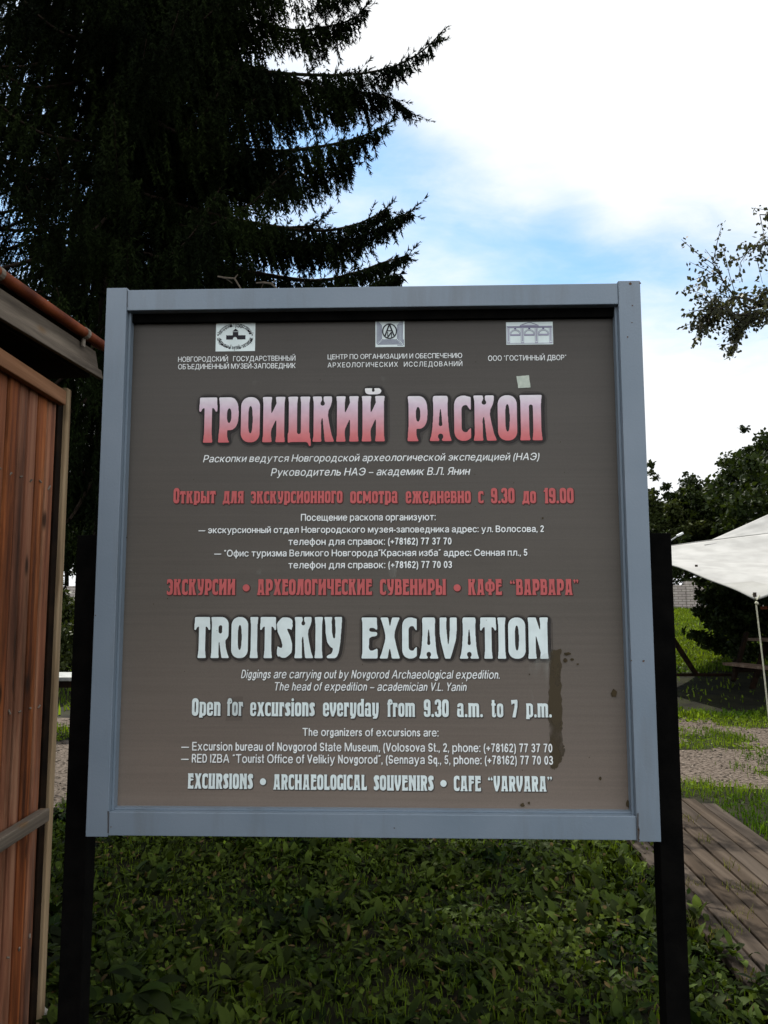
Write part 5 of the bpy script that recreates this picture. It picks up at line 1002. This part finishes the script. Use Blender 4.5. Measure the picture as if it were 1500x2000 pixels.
leafy('leafy_tree', 'leafy tree far behind the left upright of the board', 'tree', place(215, 31), 5.5, 2.5, 12000, 0.2, m_leafA, 8, tg)
for i, (px, d, h_) in enumerate(((420, 35, 5.0), (700, 36, 5.4), (980, 35, 5.0), (-150, 30, 5.5), (1800, 30, 6.5), (1180, 35, 4.8))):
    leafy('leafy_tree', 'leafy tree of the far row standing behind the board and the shed', 'tree', place(px, d), h_, 2.2, 6000, 0.24, m_leafA, 30+i, 'far tree row')
bg_ = 'bushes behind the canopy'
leafy('dark_bush', 'dark bush under the left corner of the white canopy', 'bush', place(1428, 15.5), 1.5, 0.62, 9000, 0.085, m_leafA, 12, bg_, 0.1)
leafy('dark_bush', 'dark bush behind the canopy rope at the right edge', 'bush', place(1500, 16.5), 1.8, 1.0, 9000, 0.09, m_leafA, 13, bg_, 0.1)
leafy('dark_bush', 'dark bush high on the bank beside the brick wall, below the canopy edge', 'bush', place(1408, 24), 1.4, 0.55, 6000, 0.11, m_leafA, 14, bg_, 0.1)
leafy('dark_bush', 'round hedge bush seen between the shed and the left post', 'bush', place(132, 14), 1.55, 0.95, 9000, 0.08, m_leafB, 15, None, 0.08)
leafy('dark_bush', 'bush behind the brick wall, between the right post and the canopy edge', 'bush', place(1335, 29), 2.3, 1.3, 12000, 0.11, m_leafA, 17, bg_, 0.1)
# the tree on the right whose branch reaches into the picture
m_leafC = mat_leaf('birch_leaves', (0.022, 0.026, 0.018), (0.050, 0.054, 0.032), 1.2, 0.2, 0.5, 0.4)
rt = at(1850, 1172, 9.0); rz = float(hgt(rt[0], rt[1])); tree = empty('apple_tree', (rt[0], rt[1], rz)); tag(tree, 'tree at the right edge with a thin leafy branch hanging into the sky', 'tree')
rb = random.Random(8); mb = MB(); tipsP = []
mb.tube([(rt[0], rt[1], rz-0.2), (rt[0]-0.05, rt[1], rz+2), tuple(at(1800, 620, 9.0)), tuple(at(1820, 300, 9.0))], [0.16, 0.13, 0.08, 0.02], 8)
lr = np.random.default_rng(4)
def limb(px, d, r0, r1, nt, spread):
    pts = smooth_curve([at(x, y, d+rb.uniform(-0.25, 0.25)) for x, y in px], 14); mb.tube([tuple(p) for p in pts], list(np.linspace(r0, r1, 14)), 6)
    for _ in range(nt):
        i = rb.randint(3, 13); a = pts[i]; v = lr.normal(0, 1, 3)*spread+(pts[min(13, i+1)]-pts[i-1])*0.6-rg2*0.06*rb.random()+np.array([0, 0, -0.03]); b = a+v; mb.tube([tuple(a), tuple((a+b)/2+lr.normal(0, .02, 3)), tuple(b)], [0.005, 0.004, 0.002], 5)
        for t in np.linspace(0.25, 1.0, 9): tipsP.append(a+v*t+lr.normal(0, 0.012, 3))
    for p in pts[5:]: tipsP.append(p+lr.normal(0, .02, 3))
for px, nt, sp in (([(1800, 600), (1650, 560), (1520, 590), (1460, 600), (1420, 560), (1392, 515)], 26, 0.16), ([(1800, 620), (1640, 600), (1510, 610), (1440, 615), (1400, 600), (1378, 622)], 40, 0.15), ([(1520, 606), (1470, 625), (1445, 645), (1432, 680)], 16, 0.10), ([(1500, 600), (1440, 580), (1405, 605), (1366, 634)], 16, 0.10), ([(1820, 480), (1640, 450), (1540, 470), (1480, 480), (1452, 500)], 18, 0.13), ([(1820, 380), (1640, 400), (1540, 420), (1484, 419)], 12, 0.13), ([(1560, 520), (1510, 560), (1470, 600), (1440, 640)], 14, 0.12), ([(1800, 500), (1680, 380), (1600, 330), (1560, 300)], 20, 0.2)): limb(px, 9.0, 0.022, 0.005, nt, sp)
m_bark2 = mat_noise('grey_bark', (0.03, 0.026, 0.022), (0.08, 0.07, 0.06), 12, 0.9, bump=0.6)
mb.build('trunk', m_bark2, tree, True); P = np.array(tipsP); P = np.repeat(P, 2, 0)+lr.normal(0, 0.022, (2*len(P), 3)); V, F = leaf_quads(P, 0.055, lr, 0.7); link('crown', np_mesh('crown', V, F), m_leafC, tree)

# ---------------------------------------------------------------- brick wall, canopy, tables, lamp
def brick_mat():
    m, nt, b = new_mat('pale_brick'); L = nt.links; t = nt.nodes.new('ShaderNodeTexCoord'); mp = nt.nodes.new('ShaderNodeMapping'); mp.inputs['Rotation'].default_value = (R(90), 0, 0); L.new(t.outputs['Object'], mp.inputs[0])
    k = nt.nodes.new('ShaderNodeTexBrick'); L.new(mp.outputs[0], k.inputs['Vector']); k.inputs['Scale'].default_value = 1.0; k.inputs['Brick Width'].default_value = 0.26; k.inputs['Row Height'].default_value = 0.085; k.inputs['Mortar Size'].default_value = 0.012
    k.inputs['Color1'].default_value = (0.33, 0.29, 0.27, 1); k.inputs['Color2'].default_value = (0.42, 0.38, 0.34, 1); k.inputs['Mortar'].default_value = (0.16, 0.14, 0.12, 1); L.new(k.outputs['Color'], b.inputs['Base Color']); b.inputs['Roughness'].default_value = 0.9; return m
m_brick = brick_mat()
wy = 25.5; wl = empty('brick_wall', (0, wy, 1.2)); tag(wl, 'low pale brick wall along the top of the grassy bank', 'wall')
zb = float(hgt(6, wy))
MB().box((-14, wy, zb-0.3), (16, wy+0.25, zb+0.84)).build('wall', m_brick, wl)
for x in np.arange(-13.5, 16, 2.9): MB().box((x-0.19, wy-0.06, zb-0.3), (x+0.19, wy+0.31, zb+0.97), 0.01).build('pillar', m_brick, wl)
m_cloth = mat_leaf('white_canvas', (0.32, 0.32, 0.31), (0.40, 0.40, 0.39), 3.0, 0.25, 0.8, 0.0, warm=(1.0, 1.0, 0.97)); 
nt = m_cloth.node_tree
canopy = empty('white_canopy', tuple(at(1640, 1172, 10)*np.array([1, 1, 0]))); tag(canopy, 'white canvas canopy stretched to a corner by a rope', 'canopy')
# corners of the cloth: the roped one nearest, one hidden behind the post, the ridge rising to the right
A = at(1476, 1171, 10.5); Bc = at(1130, 1090, 15.0); Rp = at(1800, 1003, 14.0); Dd = at(2050, 1150, 10.5); Nn = at(1376, 1064, 14.4); Rq = at(1800, 1012, 14.3); Fz = at(1800, 872, 16.5)
def patch(c00, c10, c01, c11, nu, nv, sag, wr, edge=0.0):
    u, v = np.meshgrid(np.linspace(0, 1, nu), np.linspace(0, 1, nv)); u3, v3 = u[..., None], v[..., None]
    Pp = c00*(1-u3)*(1-v3)+c10*u3*(1-v3)+c01*(1-u3)*v3+c11*u3*v3; Pp[..., 2] -= sag*np.sin(np.pi*u)*np.sin(np.pi*v)
    Pp[..., 2] += wr*(np.sin(u*38+v*5+2*np.sin(v*6))*np.exp(-((v-0.25)/0.2)**2)*np.exp(-((u-0.35)/0.3)**2)+0.5*np.sin(u*9+v*23))
    Pp[..., 2] += edge*np.sin(np.pi*u)*(1-v)**3+edge*0.7*np.sin(np.pi*v)*(1-u)**3
    i, j = np.meshgrid(np.arange(nu-1), np.arange(nv-1)); a = (j*nu+i).ravel(); return Pp.reshape(-1, 3), np.stack([a, a+1, a+nu+1, a+nu], 1)
V1, F1 = patch(A, Dd, Bc, Rp, 60, 50, 0.12, 0.020, 0.34)
V2, F2 = patch(Nn, Rq, Nn+np.array([0.02, 0.3, 0.02]), Fz, 40, 24, 0.04, 0.006)
o = link('cloth', np_mesh('cloth', V1, F1), m_cloth, canopy, True); sm = o.modifiers.new('thick', 'SOLIDIFY'); sm.thickness = 0.004
o = link('cloth', np_mesh('cloth', V2, F2), m_cloth, canopy, True); sm = o.modifiers.new('thick', 'SOLIDIFY'); sm.thickness = 0.004
V3, F3 = patch(Bc-np.array([0, 0, 0.03]), Rp-np.array([0, 0, 0.03]), at(1290, 1090, 19.5), at(1800, 1045, 20.5), 40, 24, 0.05, 0.006)  # unseen rear sheet, added to deepen the shade on the ground
o = link('cloth', np_mesh('cloth', V3, F3), m_cloth, canopy, True); sm = o.modifiers.new('thick', 'SOLIDIFY'); sm.thickness = 0.004  # the unseen rear sheet, added for shade
def on_cloth(us, vs):                          # a sewn-on piece lying on the first sheet
    nu, nv = len(us), len(vs); G = V1.reshape(50, 60, 3); P_ = np.array([[G[int(round(v*49)), int(round(u*59))] for u in us] for v in vs]); P_[..., 2] += 0.012; P_[..., 1] -= 0.006
    i, j = np.meshgrid(np.arange(nu-1), np.arange(nv-1)); a = (j*nu+i).ravel(); return P_.reshape(-1, 3), np.stack([a, a+1, a+nu+1, a+nu], 1)
m_cloth2 = mat_leaf('canvas_patch', (0.27, 0.27, 0.255), (0.34, 0.34, 0.325), 3.0, 0.2, 0.8, 0.0, warm=(1.0, 1.0, 0.97))
Vp, Fp = on_cloth(np.arange(0, 7)/59, np.arange(0, 8)/49); o = link('corner_patch', np_mesh('corner_patch', Vp, Fp), m_cloth2, canopy, True)
G1 = V1.reshape(50, 60, 3); hm = MB()
for row in (G1[:, 0], G1[0, :], G1[-1, :]): hm.tube([tuple(q) for q in row], 0.012, 6)
hm.build('hem', m_cloth2, canopy, True)
m_rope = mat_noise('rope', (0.30, 0.30, 0.22), (0.46, 0.46, 0.36), 60, 0.9); m_iron = mat_noise('dark_iron', (0.02, 0.016, 0.014), (0.05, 0.04, 0.03), 30, 0.6)
rp = MB(); g1 = gnd(1503, 1415); rp.tube([tuple(A+np.array([0, 0, -0.02])), tuple((A+g1)/2+np.array([0.004, 0, -0.01])), tuple(g1)], 0.010, 8); rp.build('rope', m_rope, canopy)
kb = MB(); bmesh.ops.create_icosphere(kb.bm, subdivisions=2, radius=0.024, matrix=Matrix.Translation(at(1478, 1178, 10.48))); kb.tube([tuple(at(1470, 1160, 10.48)), tuple(at(1478, 1172, 10.48)), tuple(at(1484, 1163, 10.47))], 0.010, 6); kb.build('rope_knot', m_rope, canopy, True)
hk = MB(); hk.box(at(1470, 1157, 10.42), at(1478, 1166, 10.40), 0.002); hk.box(at(1357, 1103, 12.0), at(1363, 1107, 11.98), 0.002); hk.build('eyelet', m_iron, canopy)
for px, d in ((2050, 10.5), (1800, 14.0)):
    q = at(px, 1172, d); top = Dd if px == 2050 else Rp; MB().tube([(q[0], q[1], float(hgt(q[0], q[1]))-0.1), tuple(top)], 0.035, 10).build('pole', m_iron, canopy)
# picnic table under the canopy
m_table = wood('table_boards', [(0.3, (0.06, 0.035, 0.022)), (0.55, (0.14, 0.09, 0.06)), (0.75, (0.24, 0.18, 0.13))], 12, 0.6, 0.3, axis='X')
pc = gnd(1436, 1352); px0 = at(1412, 1292, 0); 
tz = float(hgt(pc[0], pc[1])); td_ = float((pc-CAM) @ fwd)
pt = empty('picnic_table', (pc[0], pc[1], tz)); tag(pt, 'dark picnic table with an attached bench under the white canopy', 'picnic table')
def Q(px, py, d): return at(px, py, d)
# axes: u along the table (to the right and slightly nearer), v away from the viewer
ub = Q(1500, 1332, td_*0.93)-Q(1412, 1293, td_); ub[2] = 0; ub /= np.linalg.norm(ub); vb = np.array([-ub[1], ub[0], 0]); B0 = Q(1411, 1294, td_); bz = float(B0[2])
def tbar(mb, o, u, v, z0, z1, w): pass
def plank(name, o, lu, wv, th, parent=pt, mat=m_table):
    k = MB(); c = [o+ub*a+vb*b+np.array([0, 0, z]) for a in (0, lu) for b in (0, wv) for z in (-th, 0)]; k._hexa([k.bm.verts.new(Vector(q)) for q in c], 0.006); return k.build(name, mat, parent)
for i in range(2): plank('bench_board', B0+vb*i*0.15, 2.0, 0.14, 0.045)
T0 = Q(1456, 1246, td_*1.05); hh_ = float(T0[2])
for i in range(4): plank('table_board', T0+vb*i*0.16, 2.0, 0.15, 0.045)
for a in (0.22, 1.7):
    for s in (1, -1):
        p0 = T0+ub*a+vb*(0.30 if s > 0 else 0.28)+np.array([0, 0, -0.05]); f = p0-vb*0.45*s; f[2] = tz-0.05; MB().bar(p0-vb*0.05*s, f, 0.09, 0.05, up=tuple(ub)).build('leg', m_dark, pt)
    cb = B0+ub*a+vb*0.02; ce = cb+vb*1.3; cb[2] = ce[2] = bz-0.10; MB().bar(cb, ce, 0.05, 0.09).build('crossbeam', m_dark, pt)
lgf = Q(1455, 1240, td_*1.02); lgb = Q(1436, 1296, td_*1.0); MB().bar(Q(1458, 1236, td_*1.02), Q(1432, 1330, td_*0.99), 0.075, 0.05, up=tuple(vb)).build('leg', m_dark, pt)
fr = empty('timber_frame', tuple(gnd(1385, 1335)*np.array([1, 1, 1]))); tag(fr, 'dark timber trestle with a slanting leg beside the right black post', 'timber frame')
df = td_*1.01; MB().bar(Q(1300, 1226, df), Q(1360, 1318, df), 0.075, 0.06, up=tuple(fwd)).build('leg', m_dark, fr); MB().bar(Q(1290, 1318, df), Q(1428, 1318, df), 0.05, 0.05).build('ground_beam', m_dark, fr); MB().bar(Q(1262, 1318, df), Q(1302, 1226, df), 0.075, 0.06, up=tuple(fwd)).build('leg', m_dark, fr)
MB().bar(Q(1282, 1224, df), Q(1308, 1224, df*1.15), 0.08, 0.06).build('top_beam', m_dark, fr)
cn_ = gnd(1520, 1300); ct = empty('wooden_counter', tuple(cn_)); tag(ct, 'reddish brown wooden counter under the canopy at the right edge', 'counter')
m_redwood = wood('red_boards', [(0.3, (0.06, 0.017, 0.008)), (0.6, (0.15, 0.045, 0.018)), (0.8, (0.22, 0.075, 0.03))], 9, 0.7, 0.3, axis='X')
dk = td_*1.16; a = Q(1478, 1188, dk); b = Q(1700, 1175, dk); k = MB(); k.bar(Vector(a), Vector(b), 0.3, 0.05); k.build('counter_top', m_redwood, ct); k = MB(); k.bar(Vector(a)+Vector((0.25, 0.1, -0.18)), Vector(b)+Vector((0, 0.1, -0.18)), 0.05, 0.30); k.build('front_board', m_redwood, ct)
for q in (0.35, 1.2): p = Vector(a)+(Vector(b)-Vector(a)).normalized()*q+Vector((0, 0.1, -0.06)); MB().bar(p, Vector((p.x, p.y, float(hgt(p.x, p.y))-0.1)), 0.08, 0.08, up=(0, 1, 0)).build('leg', m_dark, ct)
# pale table beyond the shed
g2 = gnd(128, 1437); d2 = float((g2-CAM) @ fwd); gtab = empty('garden_table', tuple(g2)); tag(gtab, 'small pale topped garden table with brown legs beyond the shed', 'table')
m_pale = mat_noise('pale_top', (0.17, 0.18, 0.175), (0.27, 0.285, 0.27), 12, 0.5); zt = float(at(128, 1322, d2)[2]); gx, gy, gz_ = g2
MB().box((gx-0.55, gy-0.1, zt-0.05), (gx+0.5, gy+0.55, zt), 0.012).build('tabletop', m_pale, gtab); MB().box((gx-0.5, gy-0.05, zt-0.13), (gx+0.45, gy+0.5, zt-0.053)).build('apron', m_dark, gtab)
for a in (-0.45, 0.36):
    for b in (-0.02, 0.42): MB().box((gx+a, gy+b, gz_-0.05), (gx+a+0.06, gy+b+0.06, zt-0.12), 0.003).build('leg', m_redwood, gtab)
# street lamp far beyond
ld = 24.0; lampz = float(hgt(0, 21.5)); lamp = empty('street_lamp', tuple(at(1288, 1172, ld)*np.array([1, 1, 0])+np.array([0, 0, 1.2]))); tag(lamp, 'thin street lamp with a curved arm beyond the right post', 'street lamp')
m_steel = mat_noise('galvanised', (0.16, 0.17, 0.17), (0.26, 0.27, 0.27), 10, 0.5); lb = at(1288, 1172, ld); lb[2] = lampz-0.1
MB().tube([tuple(lb), tuple(at(1288, 1080, ld)), tuple(at(1300, 1062, ld)), tuple(at(1325, 1046, ld))], [0.05, 0.03, 0.025, 0.02], 8).build('pole', m_steel, lamp, True)
MB().bar(at(1322, 1047, ld), at(1334, 1041, ld), 0.12, 0.07, bevel=0.02).build('lamp_head', mat_plain('lamp_glass', (0.6, 0.62, 0.62), 0.4), lamp)
# small things: stone by the shed, dead twigs on the board's head
st = gnd(32, 1990); k = MB(); bmesh.ops.create_icosphere(k.bm, subdivisions=3, radius=0.08, matrix=Matrix.Translation(Vector(st)+Vector((0, 0, 0.015))) @ Matrix.Diagonal((1.5, 1.0, 0.45, 1)))
for v in k.bm.verts: v.co += Vector((rs.gauss(0, .004), rs.gauss(0, .004), rs.gauss(0, .003)))
tag(k.build('stone', mat_noise('pale_stone', (0.20, 0.19, 0.17), (0.34, 0.32, 0.28), 20, 0.9, bump=0.5), None, True), 'pale flat stone at the foot of the shed wall', 'stone')
m_dead = mat_noise('dead_twig', (0.05, 0.04, 0.03), (0.10, 0.085, 0.065), 50, 0.9)
for pts, lab in ((((425, 540), (440, 543), (458, 544), (474, 556)), 'bent dead spruce twig lying on top of the board, leftmost'), (((500, 553), (515, 552), (530, 554), (546, 558)), 'straight dead spruce twig lying on top of the board')):
    k = MB(); P_ = [on_y(x, y, 0.03) for x, y in pts]; P_[-1][2] = Z1-0.004; P_[0][2] = max(P_[0][2], Z1-0.003); k.tube([tuple(p) for p in P_], [0.0022, 0.003, 0.003, 0.002], 6)
    for i in range(1, 3): k.tube([tuple(P_[i]), tuple(P_[i]+np.array([rs.uniform(-.02, .02), 0.01, -0.012 if i == 1 else 0.016]))], [0.002, 0.001], 5)
    tag(k.build('dead_twig', m_dead), lab, 'twig', 'twigs on the board')

# low leafy weeds among the grass of the bank
n = 60000; x = rg.uniform(1.2, 13, n); y = rg.uniform(8.6, 25, n); k = (rg.random(n) < 0.25+0.9*fbm(x, y, 1.3)) & (~bare_for_shade(x, y) | (rg.random(n) < 0.05)); x, y = x[k], y[k]; P = np.stack([x, y, hgt(x, y)+rg.uniform(0.01, 0.10, len(x))*(0.4+fbm(x, y, 0.8))], 1)
V, F = leaf_quads(P, 0.055, rg, 0.0); tag(link('bank_weeds', np_mesh('bank_weeds', V, F), m_grass), 'low leafy weeds among the grass of the bank', 'weeds', kind='stuff')
n = 16000; x = rg.uniform(-4.5, 7.5, n); y = rg.uniform(3.0, 9.4, n); la, al = deck_lat(x, y); k = (pathness(x, y) < 0.0) & ~bare_for_shade(x, y) & ~((la > 1.25) & (la < 2.2) & (al < 6.9)); x, y = x[k], y[k]; P = np.stack([x, y, hgt(x, y)+rg.uniform(0.005, 0.06, len(x))], 1)
V, F = leaf_quads(P, 0.032, rg, 0.0); tag(link('path_weeds', np_mesh('path_weeds', V, F), m_grass), 'small green weeds in patches on the gravel', 'weeds', kind='stuff')
n = 16000; x = rg.uniform(-2.5, 1.7, n); y = rg.uniform(-0.2, 4.3, n); la, al = deck_lat(x, y); k = (la < 1.33) & (rg.random(n) < 1.5*fbm(x, y, 0.45)-0.25) & ~((x < C0[0]+0.05) & (y < 1.15)); x, y = x[k], y[k]; P = np.stack([x, y, hgt(x, y)+rg.uniform(0.01, 0.085, len(x))], 1)
m_clover = mat_leaf('small_weeds', (0.014, 0.030, 0.004), (0.062, 0.085, 0.012), 1.5, 0.25, 0.7, 0.6)
V, F = leaf_quads(P, 0.030, rg, -0.5); tag(link('small_weeds', np_mesh('small_weeds', V, F), m_clover), 'small pale green weeds mixed among the broad leaves under the board', 'weeds', kind='stuff')

bpy.data.objects.remove(_fo); bpy.data.curves.remove(_fc)
bpy.context.view_layer.update()
